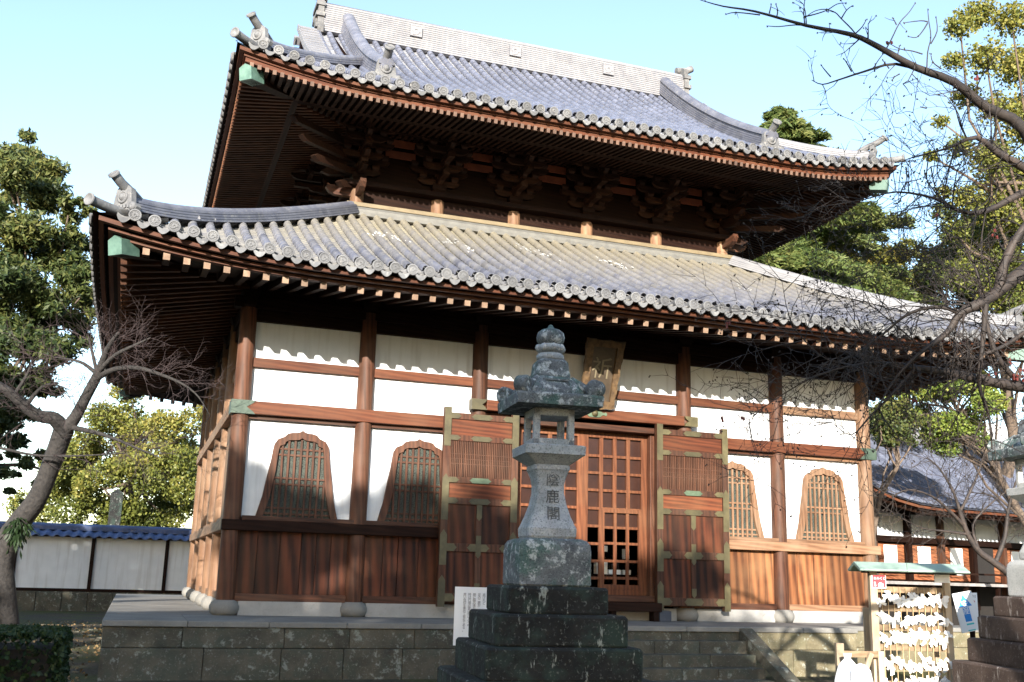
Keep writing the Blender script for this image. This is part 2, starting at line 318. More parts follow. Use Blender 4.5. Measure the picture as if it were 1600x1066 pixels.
# beams that wrap the corners
def hbeam(name, boxes, mt, bevel=.012, **k):
    mb = MB()
    for b in boxes: mb.box(*b)
    return mb.build(name, mt, HALL, bevel)
hbeam('tie_beam', [(-7.43, -2.50, .002, .155, 3.945, 4.20)], WOR); hbeam('tie_beam', [(2.50, 7.43, .002, .16, 3.945, 4.20)], WOR)
hbeam('tie_beam', [(-7.60, -7.44, .45, 12.0, 3.945, 4.20)], WYp); hbeam('tie_beam', [(7.44, 7.60, .45, 12.0, 3.945, 4.20)], WY)
for s in (-1, 1):
    mb = MB(); pts = [(0,0),(.47,0),(.42,.05),(.36,.09),(.30,.128),(.36,.166),(.42,.206),(.47,.255),(0,.255)]
    mb.prism(pts, (s*7.612, -.010, 3.938), (-s,0,0), (0,0,1.055), (0,.172,0)); mb.box(min(s*7.612, s*7.42), max(s*7.612, s*7.42), .162, .46, 3.938, 4.207)
    mb.build('copper_corner_fitting', simple('dark_verdigris', (.030,.052,.036), (.068,.10,.07), 5, .5, .2), HALL)
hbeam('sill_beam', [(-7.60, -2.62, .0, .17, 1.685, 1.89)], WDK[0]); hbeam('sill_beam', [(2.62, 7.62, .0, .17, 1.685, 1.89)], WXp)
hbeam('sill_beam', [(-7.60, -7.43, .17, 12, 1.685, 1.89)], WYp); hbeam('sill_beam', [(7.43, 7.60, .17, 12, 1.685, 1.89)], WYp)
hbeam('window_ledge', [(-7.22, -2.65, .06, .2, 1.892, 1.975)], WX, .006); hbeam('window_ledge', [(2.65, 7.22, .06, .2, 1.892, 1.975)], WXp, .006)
hbeam('window_ledge', [(-7.52, -7.4, .38, 11.6, 1.892, 1.975)], WYp, .006)
# upper plaster and beams over the doorway
hbeam('plaster_panel', [(-2.30, 2.30, .25, .29, 4.6, 4.93)], PLAS, 0); hbeam('plaster_panel', [(-2.30, 2.30, .25, .29, 5.08, 5.87)], PLAS, 0)
hbeam('rail', [(-2.32, 2.32, .155, .248, 4.91, 5.10)], WOR, .008); hbeam('upper_rail', [(-2.32, 2.32, .14, .29, 5.85, 6.10)], WDK[0], .008)
hbeam('door_lintel', [(-2.36, 2.36, -.045, .16, 4.385, 4.61)], WOR)
for s in (-1, 1):
    mb = MB(); pts = [(0,0),(.34,0),(.30,.06),(.23,.112),(.30,.165),(.34,.225),(0,.225)]
    mb.prism(pts, (s*2.70, -.052, 4.385), (-s,0,0), (0,0,1), (0,.22,0)); mb.build('bronze_end_cap', BRONZE, HALL)
mb = MB(); sh = []
for k in range(28):
    an = 2*math.pi*k/28; c, s_ = math.cos(an), math.sin(an); rr = .30*abs(c)**.8*(1 if abs(c) > .75 else .95); sh.append((.30*c, .085*s_*(1.0 if abs(c) < .55 else .45 if abs(c) < .85 else 1.2)))
mb.prism(sh, (.12, -.047, 4.50), (1,0,0), (0,0,1), (0,-.022,0)); ornament = mb.build('green_bronze_ornament', GREENB, HALL)
mb = MB(); mb.lathe([(.07,0),(.075,.02),(.05,.05),(.015,.075)], 12, (.12, -.069, 4.50), M=Matrix.Rotation(rad(90), 3, 'X')); mb.build('boss', BRONZE, ornament)
# dark wall and heads above the columns, up to the soffit
mb = MB()
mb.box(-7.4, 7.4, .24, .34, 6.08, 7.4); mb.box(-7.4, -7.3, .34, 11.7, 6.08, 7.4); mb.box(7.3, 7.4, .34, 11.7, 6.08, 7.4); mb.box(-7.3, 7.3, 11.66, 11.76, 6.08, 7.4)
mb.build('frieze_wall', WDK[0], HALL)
hbeam('head_tie', [(-7.7, 7.7, .07, .30, 6.10, 6.33)], WDK[0]); hbeam('head_tie', [(-7.52, -7.3, -.15, 11.9, 6.105, 6.325)], WDK[1])
cap = MB(); cap.lathe([(.17, 0), (.26, .13), (.26, .24)], 4, rot=rad(45), smooth=False); cap.obox((0,-.12,.31), (.11,0,0), (0,.42,0), (0,0,.075)); cap.obox((0,0,.34), (.55,0,0), (0,.09,0), (0,0,.085))
for i in (-1, 0, 1): cap.obox((i*.45, -.0, .49), (.11,0,0), (0,.11,0), (0,0,.065))
cap.obox((0,-.50,.36), (.075,0,0), (0,.06,0), (0,0,.1))
capm = cap.mesh('bracket_head', WDK[0])
for x in XS: place('bracket_head', capm, HALL, Matrix.Translation((x, .2, 6.28)))
for y in YS[1:]: place('bracket_head', capm, HALL, Matrix.Translation((-7.4, y, 6.28)) @ Matrix.Rotation(rad(-90), 4, 'Z'))
# tied purlin under the eave
hbeam('eave_purlin', [(-7.9, 7.9, -.12, .06, 6.78, 6.95)], WDK[0]); hbeam('eave_purlin', [(-7.72, -7.55, -.4, 12.2, 6.785, 6.945)], WDK[1])

# bell-shaped windows
OUT = [(.80,1.972),(.70,2.35),(.635,2.76),(.58,3.07),(.555,3.28),(.535,3.40),(.475,3.50),(.35,3.555),(.29,3.62),(.20,3.645),(.11,3.65),(.05,3.665),(0,3.70)]
INN = [(.665,1.972),(.59,2.22),(.53,2.5),(.48,2.88),(.457,3.2),(.445,3.30),(.425,3.37),(.335,3.405),(.32,3.455),(.245,3.495),(.13,3.50),(.06,3.51),(0,3.545)]
def sym(p): return p + [(-x, z) for x, z in p[-2::-1]]
def inner_half(z):
    for (x0, z0), (x1, z1) in zip(INN, INN[1:]):
        if z0 <= z <= z1: return x0+(x1-x0)*(z-z0)/max(z1-z0, 1e-6)
    return 0
def bell_window(M, mt, label=None):
    f = MB().ring(sym(OUT), sym(INN), (0, .035, 0), (1,0,0), (0,0,1), (0,-.085,0)); fr = f.mesh('bell_window', mt); o = place('bell_window', fr, HALL, M)
    if label: o['label'] = label
    sc = MB(); P = sym(INN); sc.prism(P, (0, .028, 0), (1,0,0), (0,0,1), (0,.005,0)); place('screen', sc.mesh('screen', SCREEN), o, M)
    for k in range(-4, 5):
        x = k*.123
        zt = max([z for z in np.linspace(1.98, 3.54, 60) if inner_half(z) >= abs(x)+.01] or [0]); b = MB()
        if zt > 2: b.box(x-.021, x+.021, -.022, .012, 1.975, zt); place('window_bar', b.mesh('window_bar', mt), o, M)
    for z in (3.32, 3.20, 2.74, 2.62, 2.15, 2.04):
        h = inner_half(z); b = MB().box(-h, h, -.004, .02, z-.018, z+.018); place('window_rail', b.mesh('window_rail', mt), o, M)
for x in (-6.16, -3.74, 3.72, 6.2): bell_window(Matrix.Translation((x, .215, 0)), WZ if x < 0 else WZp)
for y in (3.7, 8.3): bell_window(Matrix.Translation((-7.415, y, 0)) @ Matrix.Rotation(rad(-90), 4, 'Z'), WZp)
for y in (1.43, 6.0, 10.57):                              # boarded doors on the side wall
    b = MB().box(-7.47, -7.41, y-.78, y+.78, 1.98, 3.86); b.build('side_door', WZp, HALL)

# ------------------------------------------------------------------ folded-back panel doors
def plate(poly, o, mt, name, parent, th=.012): MB().prism(poly, o, (1,0,0), (0,0,1), (0,-th,0)).build(name, mt, parent)
def hexp(x0, x1, z0, z1, l=True, r=True, n=.07):
    zm, q = (z0+z1)/2, (z1-z0)*.28; P = [(x0+(n if l else 0), z0), (x1-(n if r else 0), z0)]
    if r: P += [(x1-n*.55, z0+q), (x1, zm), (x1-n*.55, z1-q)]
    P += [(x1-(n if r else 0), z1), (x0+(n if l else 0), z1)]
    if l: P += [(x0+n*.55, z1-q), (x0, zm), (x0+n*.55, z0+q)]
    return P
def door_leaf(x0, x1):
    y0, y1 = -.23, -.13; st = .145; f = MB()
    f.box(x0, x0+st, y0-.012, y1+.012, .33, 4.36); f.box(x1-st, x1, y0-.012, y1+.012, .33, 4.36); xm = (x0+x1)/2
    rails = [(4.12, 4.25), (3.67, 3.79), (2.80, 2.925), (2.37, 2.505), (1.42, 1.585), (.43, .60)]
    for a, b in rails: f.box(x0+st, x1-st, y0, y1, a, b)
    f.box(xm-.06, xm+.06, y0+.002, y1-.002, .60, 1.42); f.box(xm-.06, xm+.06, y0+.002, y1-.002, 1.585, 2.37)
    o = f.build('door_leaf', WZ, HALL, .006)
    for a, b, c, d in [(x0+st, x1-st, 3.79, 4.12), (x0+st, x1-st, 2.505, 2.80)]: MB().box(a, b, y0+.03, y1-.02, c, d).build('door_panel', WRX, o)
    for a, b in ((x0+st, xm-.06), (xm+.06, x1-st)):
        for c, d in ((.60, 1.42), (1.585, 2.37)): MB().box(a, b, y0+.035, y1-.02, c, d).build('door_panel', WRD, o)
    MB().box(x0+st, x1-st, y0+.07, y1-.02, 2.925, 3.67).build('slat_backing', BROWNP, o)
    k = 34; sm_ = MB().box(-.012, .012, y0+.02, y0+.07, 2.925, 3.67).mesh('slat', WZ)
    for i in range(k): place('slat', sm_, o, Matrix.Translation((x0+st+(i+.5)*(x1-x0-2*st)/k, 0, 0)))
    for z in (3.20, 3.30, 3.40): MB().box(x0+st, x1-st, y0+.03, y0+.066, z-.008, z+.008).build('slat_rail', WX, o)
    for a, b in rails:
        c, d = a+.008, b-.008
        plate(hexp(xm-.24, xm+.24, c, d), (0, y0-.001, 0), GREENB if (b > 2.9 and b < 3) else BRONZE, 'bronze_fitting', o)
        plate(hexp(x0+st, x0+st+.22, c, d, l=False), (0, y0-.001, 0), BRONZE, 'bronze_fitting', o); plate(hexp(x1-st-.22, x1-st, c, d, r=False), (0, y0-.001, 0), BRONZE, 'bronze_fitting', o)
    for xs in (x0, x1-st):
        for a, b in ((3.55, 4.36), (2.05, 2.98), (1.15, 1.85), (.33, .95)):
            zz = [(0, a), (st, a), (st, b-.1 if b < 4.3 else b), (st/2, b), (0, b-.1 if b < 4.3 else b)]
            plate([(xs+p, q) for p, q in zz], (0, y0-.013, 0), BRONZE, 'bronze_fitting', o, .008)
    for a, b in ((2.05, 2.37), (1.30, 1.75), (.60, .80)): plate([(xm-.055, a+.06), (xm, a), (xm+.055, a+.06), (xm+.055, b), (xm-.055, b)], (0, y0-.002, 0), BRONZE, 'bronze_fitting', o)
    return o
WRX = wood('red_board_across', 'X', (.040,.010,.004), (.16,.045,.018), (.17,.085,.04), .3, fine=7)
door_leaf(-3.335, -1.70)['label'] = 'left folded-back panel door'; door_leaf(1.555, 3.345)['label'] = 'right folded-back panel door'
# doorway: frame, lattice leaves, panes
hbeam('door_jamb', [(1.56, 1.74, .10, .42, .62, 4.15)], WZ); hbeam('door_jamb', [(-1.74, -1.56, .10, .42, .62, 4.15)], WZ)
hbeam('door_head', [(-2.2, 2.2, -.02, .34, 4.155, 4.285)], WX); hbeam('doorway_wall', [(-2.32, -1.75, .24, .30, .4, 4.38), (1.75, 2.32, .24, .30, .4, 4.38)], WZ, 0)
hbeam('door_sill', [(-1.8, 1.80, -.06, .42, .49, .62)], WX); hbeam('threshold', [(-1.85, 1.62, -.34, -.02, .30, .485)], WDK[0])
for x in (-1.7, -.6, .5, 1.5): MB().box(x-.06, x+.06, -.30, -.08, .1, .30).build('threshold_post', WDK[2], HALL)
hbeam('foundation_curb', [(-2.2, 2.2, .10, .22, .1, .36)], ST_CURB, 0); hbeam('iron_block', [(1.58, 1.86, -.30, .0, .1, .32)], simple('iron', (.03,.035,.05), (.06,.065,.085), 6, .6), .01)
WLAT = wood('lattice_timber', 'Z', (.07,.022,.009), (.17,.060,.025), (.18,.09,.045), .4)
lat = MB(); yl0, yl1 = .285, .335
rows = [4.004, 3.617, 3.24, 2.862, 2.463, 2.08, 1.70, 1.33, .97]
for side in (-1, 1):
    lat = MB(); X = lambda a: a*side
    def lb(a0, a1, z0, z1, p=0):
        q0, q1 = sorted((X(a0), X(a1))); lat.box(q0, q1, yl0-p, yl1, z0, z1)
    lb(.0, .13, .62, 4.15, .012); lb(1.43, 1.56, .62, 4.15, .012); lb(.13, 1.43, 4.02, 4.15, .012); lb(.13, 1.43, .62, .74, .012)
    wick = side > 0
    for a in (.45, .78, 1.11): lb(a-.045, a+.045, 2.46 if (wick and a > .5) else .74, 4.02)
    for z in rows[1:]:
        if wick and z < 2.46: lb(.13, .42, z-.03, z+.03, -.004)
        else: lb(.13, 1.43, z-.03, z+.03, -.004)
    if wick:
        for a0, a1, z0, z1 in ((.42,.53,.74,2.47),(1.36,1.46,.74,2.47),(.53,1.36,2.38,2.47),(.53,1.36,.74,.84)): lb(a0, a1, z0, z1, .02)
        for a in (.80, 1.10): lb(a-.035, a+.035, .84, 2.38)
        for z in (2.06, 1.72, 1.34, .98): lb(.53, 1.36, z-.028, z+.028, -.004)
    lo = lat.build('lattice_door', WLAT, HALL, .004)
    zb = 1.72 if wick else .74
    MB().box(*sorted((X(.10), X(1.45))), .352, .366, 2.09 if wick else .74, 4.05).build('pane', BROWNP, lo)
    if wick: MB().box(.10, 1.45, .345, .352, .74, 2.09).build('glass_pane', glass(), lo)
# dark room behind the panes
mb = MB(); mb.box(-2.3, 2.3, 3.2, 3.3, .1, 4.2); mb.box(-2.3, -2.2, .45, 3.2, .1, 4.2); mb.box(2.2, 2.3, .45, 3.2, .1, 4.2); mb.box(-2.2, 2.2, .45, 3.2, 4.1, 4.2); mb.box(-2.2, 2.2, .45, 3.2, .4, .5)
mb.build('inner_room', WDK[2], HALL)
shelf = thing('display_table', 'dark table with goods just behind the lattice wicket door', 'table', (.9, .8, .5))
MB().box(.2, 1.6, .55, 1.0, 1.0, 1.05).build('tabletop', WDK[0], shelf)
for x in (.25, 1.55):
    for y in (.6, .95): MB().box(x-.03, x+.03, y-.03, y+.03, .5, 1.0).build('leg', WDK[2], shelf)
CREAM = simple('cream_card', (.55,.50,.42), (.7,.66,.58), 5, .6)
for i, (x, z, wx, h, mt, lab, cat) in enumerate([(.18, 1.78, .10, .17, PAPERB, 'white card with a black character behind the lattice panes', 'card'), (.25, 1.05, .12, .40, RED, 'red and white packet stack left of the wicket door', 'packets'),
        (.64, 1.06, .13, .28, CREAM, 'cream box low behind left column of wicket panes', 'box'), (.95, 1.06, .14, .10, PAPERB, 'flat white tray behind the middle wicket panes', 'tray'), (.96, 1.16, .10, .16, DARKIN, 'dark case standing on the white tray behind the wicket', 'case'),
        (1.24, 1.06, .10, .10, CREAM, 'flat cream box behind right column of wicket panes', 'box'), (.68, 1.55, .09, .12, CREAM, 'small cream packet high behind the wicket panes', 'packet'), (1.25, 1.4, .05, .22, CREAM, 'slim upright cream card behind right wicket panes', 'card')]):
    b = MB().box(x-wx, x+wx, .62, .78, z, z+h); o = b.build('display_'+cat, mt); tag(o, lab, cat)
    if i == 0: text_mesh('於', .2, 'character', INK, .001, frame_M((x, .618, z+h/2), (1,0,0), (0,0,1), (0,-1,0)), o)
    if i == 1:
        for k in range(3): MB().box(x-wx-.003, x+wx+.003, .615, .70, z+.05+k*.12, z+.10+k*.12).build('white_band', WHT, o)

# ------------------------------------------------------------------ roofs
class Side:
    """One roof slope: a runs along the eave, b inwards and up from the eave line."""
    def __init__(s, o, a, b, half): s.o, s.a, s.b, s.half = Vector(o), Vector(a), Vector(b), half
class Roof:
    def __init__(s, sides, z0, H, B, c, lift, D, Bl, p=2.2): s.sides, s.z0, s.H, s.B, s.c, s.lift, s.D, s.Bl, s.p = sides, z0, H, B, c, lift, D, Bl, p
    def L(s, sd, a, b):
        d = max(0., (s.D-(sd.half-abs(a)))/s.D); k = max(0., 1-max(b, 0)/s.Bl); return s.lift*d**s.p*k*k
    def P(s, sd, a, b, dz=0):
        t = b/s.B; z = s.z0+s.H*(s.c*t+(1-s.c)*t*abs(t))+s.L(sd, a, b)+dz
        q = sd.o+sd.a*a+sd.b*b; return Vector((q.x, q.y, z))
    def T(s, sd, a, b):
        e = .02; return (s.P(sd, a, b+e)-s.P(sd, a, b-e)).normalized()
LICH = simple('white_lichen', (.35,.35,.34), (.5,.5,.49), 20, .9)
LICHEN = ((-4.94, 3.31, 1), (-4.59, 3.03, 0), (-3.19, 3.58, 1), (-3.05, 3.0, 0), (-1.17, 3.86, 1), (-.92, 3.51, 0), (.67, 3.65, 1), (.85, 3.35, 0), (3.94, 2.69, 0))
XE, YE, YR = 10.37, -2.97, 14.97
LOW = Roof({'front': Side((0,YE,0),(1,0,0),(0,1,0),XE), 'left': Side((-XE,6,0),(0,1,0),(1,0,0),8.97), 'back': Side((0,YR,0),(1,0,0),(0,-1,0),XE), 'right': Side((XE,6,0),(0,1,0),(-1,0,0),8.97)}, 6.38, 2.80, 5.37, .86, .50, 4.87, 5.37)
XU, YU, YUR = 8.2, -.81, 12.81
UPP = Roof({'front': Side((0,YU,0),(1,0,0),(0,1,0),XU), 'left': Side((-XU,6,0),(0,1,0),(1,0,0),6.81), 'back': Side((0,YUR,0),(1,0,0),(0,-1,0),XU), 'right': Side((XU,6,0),(0,1,0),(-1,0,0),6.81)}, 11.08, 4.60, 6.81, .74, .42, 3.6, 3.5, 2.0)
def arc(r, n, a0, a1): return [(r*math.cos(a0+(a1-a0)*k/n), r*math.sin(a0+(a1-a0)*k/n)) for k in range(n+1)]
# unit tiles: local x along the eave, y up the slope, z out of the roof
TL = .30
def cover_mesh(mt):
    m = MB(); A = arc(.084, 6, -.35, math.pi+.35); B = arc(.077, 6, -.35, math.pi+.35); C = arc(.068, 6, -.35, math.pi+.35)
    n = 7; V = [(x, -.012, z) for x, z in C]+[(x, -.012, z) for x, z in A]+[(x, TL+.03, z) for x, z in B]
    m.add(V, [(i, i+1, n+i+1, n+i) for i in range(n-1)], False); m.add(V, [(n+i, n+i+1, 2*n+i+1, 2*n+i) for i in range(n-1)], True); return m
def pan_part(wd):
    m = MB(); xs = [-wd/2, -wd/4, 0, wd/4, wd/2]; zz = [-.03, -.058, -.068, -.058, -.03]; L = .165; n = 5
    V = [(x, -.01, z-.028) for x, z in zip(xs, zz)]+[(x, -.01, z) for x, z in zip(xs, zz)]+[(x, L+.02, z-.022) for x, z in zip(xs, zz)]
    m.add(V, [(i, i+1, n+i+1, n+i) for i in range(n-1)], False); m.add(V, [(n+i, n+i+1, 2*n+i+1, 2*n+i) for i in range(n-1)], True); return m
def eave_disc_mesh():
    m = MB(); Mx = Matrix.Rotation(rad(90), 3, 'X')
    m.lathe([(.103, -.05), (.106, .0), (.106, .030), (.098, .036), (.082, .036), (.078, .022), (.0005, .022)], 20, M=Mx, smooth=False)
    for k in range(14): m.obox((.066*math.cos(k*math.tau/14), -.026, .066*math.sin(k*math.tau/14)), (.008,0,0), (0,.008,0), (0,0,.008))
    for k in range(3):                                  # comma whorl
        for j in range(5):
            an = k*math.tau/3+j*.42; r = .036-.004*j; h = .014-.0022*j
            m.obox((r*math.cos(an), -.026-.0011*j-.0004*k, r*math.sin(an)), (h,0,0), (0,.008,0), (0,0,h))
    A = arc(.090, 6, -.3, math.pi+.3); B = arc(.080, 6, -.3, math.pi+.3); m.add([(x, -.0, z) for x, z in A]+[(x, TL+.03, z) for x, z in B], [(i, i+1, 8+i, 7+i) for i in range(6)], True)
    return m.mesh('eave_tile', TILE_END)
def eave_pan_mesh(wd, drop=.07):
    m = MB(); n = 8; T_, Bt = [], []
    for k in range(n+1):
        x = -wd/2+wd*k/n; q = 1-(2*k/n-1)**2; T_.append((x, -.045-.05*q)); Bt.append((x, -.07-.05*q-drop*(.25+.75*q)))
    m.ring(T_, Bt, (0, -.02, 0), (1,0,0), (0,0,1), (0,.035,0))
    m.add([(x, .015, z) for x, z in T_]+[(x, .22, z) for x, z in T_], [(i, i+1, n+2+i, n+1+i) for i in range(n)], True); return m.mesh('eave_pan_tile', TILE_END)
def to_frame(V, M): return [tuple(M @ Vector(v)) for v in V]
def tframe(R, sd, a, b, dz=0, flat=False):
    t = sd.b.copy() if flat else R.T(sd, a, b); x = sd.a.copy(); e = .05
    x = (R.P(sd, a+e, b)-R.P(sd, a-e, b)).normalized()
    if x.cross(t).z < 0: x = -x
    n = x.cross(t).normalized(); t = n.cross(x); return frame_M(R.P(sd, a, b, dz), x, t, n)
DISC = eave_disc_mesh()
def tile_roof(R, parent, sp, bmax, T_cov, T_pan, individual, deck_name):
    cov, covm = cover_mesh(T_cov), None; covm = cov.mesh('cover_tile', T_cov); pn = pan_part(sp-.09); epm = eave_pan_mesh(sp-.10)
    field, pans, rest = MB(), MB(), MB(); singles = []
    for nm, sd in R.sides.items():
        n = int((sd.half-.45)/sp); show = nm in ('front', 'left')
        for i in range(-n, n+1):
            a = i*sp+(0 if nm in ('front', 'back') else .0); bm = bmax(nm, a, sd)
            if show: place('eave_tile', DISC, parent, tframe(R, sd, a, 0, 0, True))
            else:
                M = tframe(R, sd, a, 0, 0, True); A = arc(.103, 10, 0, math.tau); rest.add(to_frame([(x, -.03, z) for x, z in A[:-1]], M), [tuple(range(10))])
            b = .30; k = 0
            while b < bm-.05:
                M = tframe(R, sd, a, b)
                if individual and nm == 'front' and len(singles) < 300 and k < individual: singles.append((k, M))
                else:
                    for f, sm_ in zip(cov.f, cov.sm): pass
                    base = len(field.v); field.v += to_frame(cov.v, M); field.f += [[base+q for q in f] for f in cov.f]; field.sm += cov.sm
                b += TL; k += 1
        for i in range(-n-1, n+1):
            a = (i+.5)*sp; bm = bmax(nm, a, sd)
            if abs(a) > sd.half-.3: continue
            if nm == 'front': place('eave_pan_tile', epm, parent, tframe(R, sd, a, 0, 0, True))
            else:
                M = tframe(R, sd, a, 0, 0, True); base = len(rest.v); V = [v.co[:] for v in epm.vertices]; rest.v += to_frame(V, M); rest.f += [[base+q for q in p.vertices] for p in epm.polygons]; rest.sm += [False]*len(epm.polygons)
            b = .06
            while b < bm-.03:
                M = tframe(R, sd, a, b); base = len(pans.v); pans.v += to_frame(pn.v, M); pans.f += [[base+q for q in f] for f in pn.f]; pans.sm += pn.sm; b += .165
    for k, M in singles: place('cover_tile', covm, parent, M)
    field.build('cover_tile_field', T_cov, parent, kind='stuff'); pans.build('pan_tile_field', T_pan, parent, kind='stuff'); rest.build('eave_tile_field', TILE_END, parent, kind='stuff')
def deck(R, parent_name, bmax, dz, mt, b0=.04):
    m = MB()
    for nm, sd in R.sides.items():
        N = 48; A = [sd.half*(-1+2*k/N) for k in range(N+1)]; Q = []
        for j in range(9): Q.append([R.P(sd, a*(1-.0), min(b0+(bmax(nm, a, sd)-b0)*j/8, 99), dz) for a in A])
        V = [p for r in Q for p in r]; m.add(V, [(j*(N+1)+i, j*(N+1)+i+1, (j+1)*(N+1)+i+1, (j+1)*(N+1)+i) for j in range(8) for i in range(N)], True)
    return m.build(parent_name, mt, HALL)
def bm_low(nm, a, sd): return max(.0, min(5.36, sd.half-abs(a)))
def bm_upp(nm, a, sd):
    h = sd.half-abs(a)
    if nm in ('front', 'back'): return 6.62 if abs(a) < 5.95 else max(0., min(h, 6.62))
    return max(0., min(h, 2.75))
lower_roof = deck(LOW, 'lower_roof', bm_low, -.135, WDK[0]); upper_roof = deck(UPP, 'upper_roof', bm_upp, -.135, WDK[0])
tile_roof(LOW, lower_roof, .322, bm_low, TILE_L, PAN_L, 5, ''); tile_roof(UPP, upper_roof, .319, bm_upp, TILE_U, PAN_U, 0, '')

for a, b, big in LICHEN:
    m = MB(); rr = random.Random(int(a*100)); k = round(a/.322)*.322
    for q in range(16 if big else 9):
        an = rr.uniform(.5, 2.6); f = tframe(LOW, LOW.sides['front'], k+(0 if q % 3 else rr.uniform(-.25,.25)), b+rr.gauss(0,.16), 0); p = f @ Vector((.086*math.cos(an), 0, .086*math.sin(an)+.004)); h = rr.uniform(.008,.024)
        m.obox(p, f.to_3x3() @ Vector((h,0,-.3*h)), f.to_3x3() @ Vector((rr.uniform(-.01,.01), h*1.4, 0)), f.to_3x3() @ Vector((0,0,.006)))
    m.build('white_lichen_patch', LICH, lower_roof, kind='stuff')
def eave_strip(R, sd, b0, b1, z0, z1, mb, N=40, slope=.0):
    """A board following the eave; b measured inwards, z relative to the tile line, with the corner lift."""
    V = []
    for k in range(N+1):
        for b, z in ((b0, z0), (b1, z0), (b1, z1), (b0, z1)):
            a = (sd.half-b)*(-1+2*k/N); q = sd.o+sd.a*a+sd.b*b; V.append((q.x, q.y, R.z0+z+R.L(sd, a, b)))
    F = [tuple(i*4+x for x in (j, (j+1) % 4, 4+(j+1) % 4, 4+j)) for i in range(N) for j in range(4)]; mb.add(V, F)
def eave(R, specs, raf, soff, wall_b):
    """specs: boards (name, b0, b1, z0, z1, front mat, side mat)"""
    for nm in ('front', 'left', 'right', 'back'):
        sd = R.sides[nm]
        for name, b0, b1, z0, z1, mf, ms in specs:
            mb = MB(); eave_strip(R, sd, b0, b1, z0, z1, mb); mb.build(name, mf if nm in ('front', 'back') else ms, HALL)
        zt, bt, wd, ht, sl, sp, bi, mf, ms = raf; rest = MB(); n = int((sd.half-bt)/sp)
        for i in range(-n-1, n+1):
            a = (i+.5)*sp; b2 = min(bi, sd.half-abs(a)-.05)
            if b2-bt < .12: continue
            q0, q1 = sd.o+sd.a*a+sd.b*bt, sd.o+sd.a*a+sd.b*b2
            p0 = Vector((q0.x, q0.y, R.z0+zt+R.L(sd, a, bt))); p1 = Vector((q1.x, q1.y, R.z0+zt+sl*(b2-bt)+R.L(sd, a, b2)))
            if nm in ('front', 'left'):
                ro = MB().beam(p0, p1, wd, ht).build('rafter', mf if nm == 'front' else ms, HALL); ro.data.materials.append((ENDU if mf is WEND2 else ENDF) if nm == 'front' else ENDO); ro.data.polygons[5].material_index = 1; ro.data.polygons[3].material_index = 0
            else: rest.beam(p0, p1, wd, ht)
        if rest.v: rest.build('rafter_row', ms if nm == 'right' else mf, HALL, kind='stuff')
        mb = MB(); N = 40; zs, b0, dn = soff; V = []
        for j in range(7):
            for k in range(N+1):
                b = b0+(wall_b-b0)*j/6; a = (sd.half-b)*(-1+2*k/N); q = sd.o+sd.a*a+sd.b*b; V.append((q.x, q.y, R.z0+zs+raf[4]*(b-raf[1])+R.L(sd, a, b)))
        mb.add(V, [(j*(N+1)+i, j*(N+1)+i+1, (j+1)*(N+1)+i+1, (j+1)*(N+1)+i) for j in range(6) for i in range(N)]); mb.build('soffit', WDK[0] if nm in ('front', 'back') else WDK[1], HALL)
eave(LOW, [('tile_batten', .14, .22, -.20, -.12, WOR, WORY), ('fascia_board', .30, .38, -.245, -.20, WOR, WORY), ('eave_beam', .46, .60, -.295, -.215, WOR, WORY), ('fascia_backing', .38, .46, -.24, -.13, WDK[0], WDK[1])],
     (-.355, .52, .115, .12, .20, .343, 3.3, WEND, WENDX), (-.285, .56, 1), 3.3)
eave(UPP, [('tile_batten', .10, .18, -.20, -.12, WOR, WORY), ('fascia_board', .20, .26, -.235, -.195, WOR, WORY), ('eave_beam', .24, .34, -.325, -.215, WOR, WORY)],
     (-.375, .20, .078, .10, .19, .155, 3.5, WEND2, WENDX), (-.315, .26, 1), 3.5)
# second, inner row of upper rafters' carrying beam
mb = MB(); eave_strip(UPP, UPP.sides['front'], 1.35, 1.5, -.20, -.03, mb); mb.build('rafter_bearer', WDK[0], HALL)
mb = MB(); eave_strip(UPP, UPP.sides['left'], 1.35, 1.5, -.20, -.03, mb); mb.build('rafter_bearer', WDK[1], HALL)
# hip rafters with copper caps
for R, ec, zc, sz, xi, yi, zi in ((LOW, 2.50, 6.29, .30, 7.3, .3, 6.95), (UPP, .50, 10.85, .30, 5.0, 2.6, 11.55)):
    for sx in (-1, 1):
        for fy in (0, 1):
            Y = lambda y: y if fy == 0 else 12-y
            p1 = Vector((sx*(XC+ec), Y(-ec), zc)); p0 = Vector((sx*xi, Y(yi), zi)); hr = MB().beam(p0, p1, .24, .30).build('hip_rafter', WDK[1], HALL)
            d = (p1-p0).normalized(); s_ = d.cross(Vector((0,0,1))).normalized(); u = s_.cross(d); h = sz/2
            MB().prism([(-h,-h),(h,-h),(h,h*.75),(0,h*1.25),(-h,h*.75)], p1+d*.06, s_, u, -d*.42).build('copper_cap', COPPER, hr)

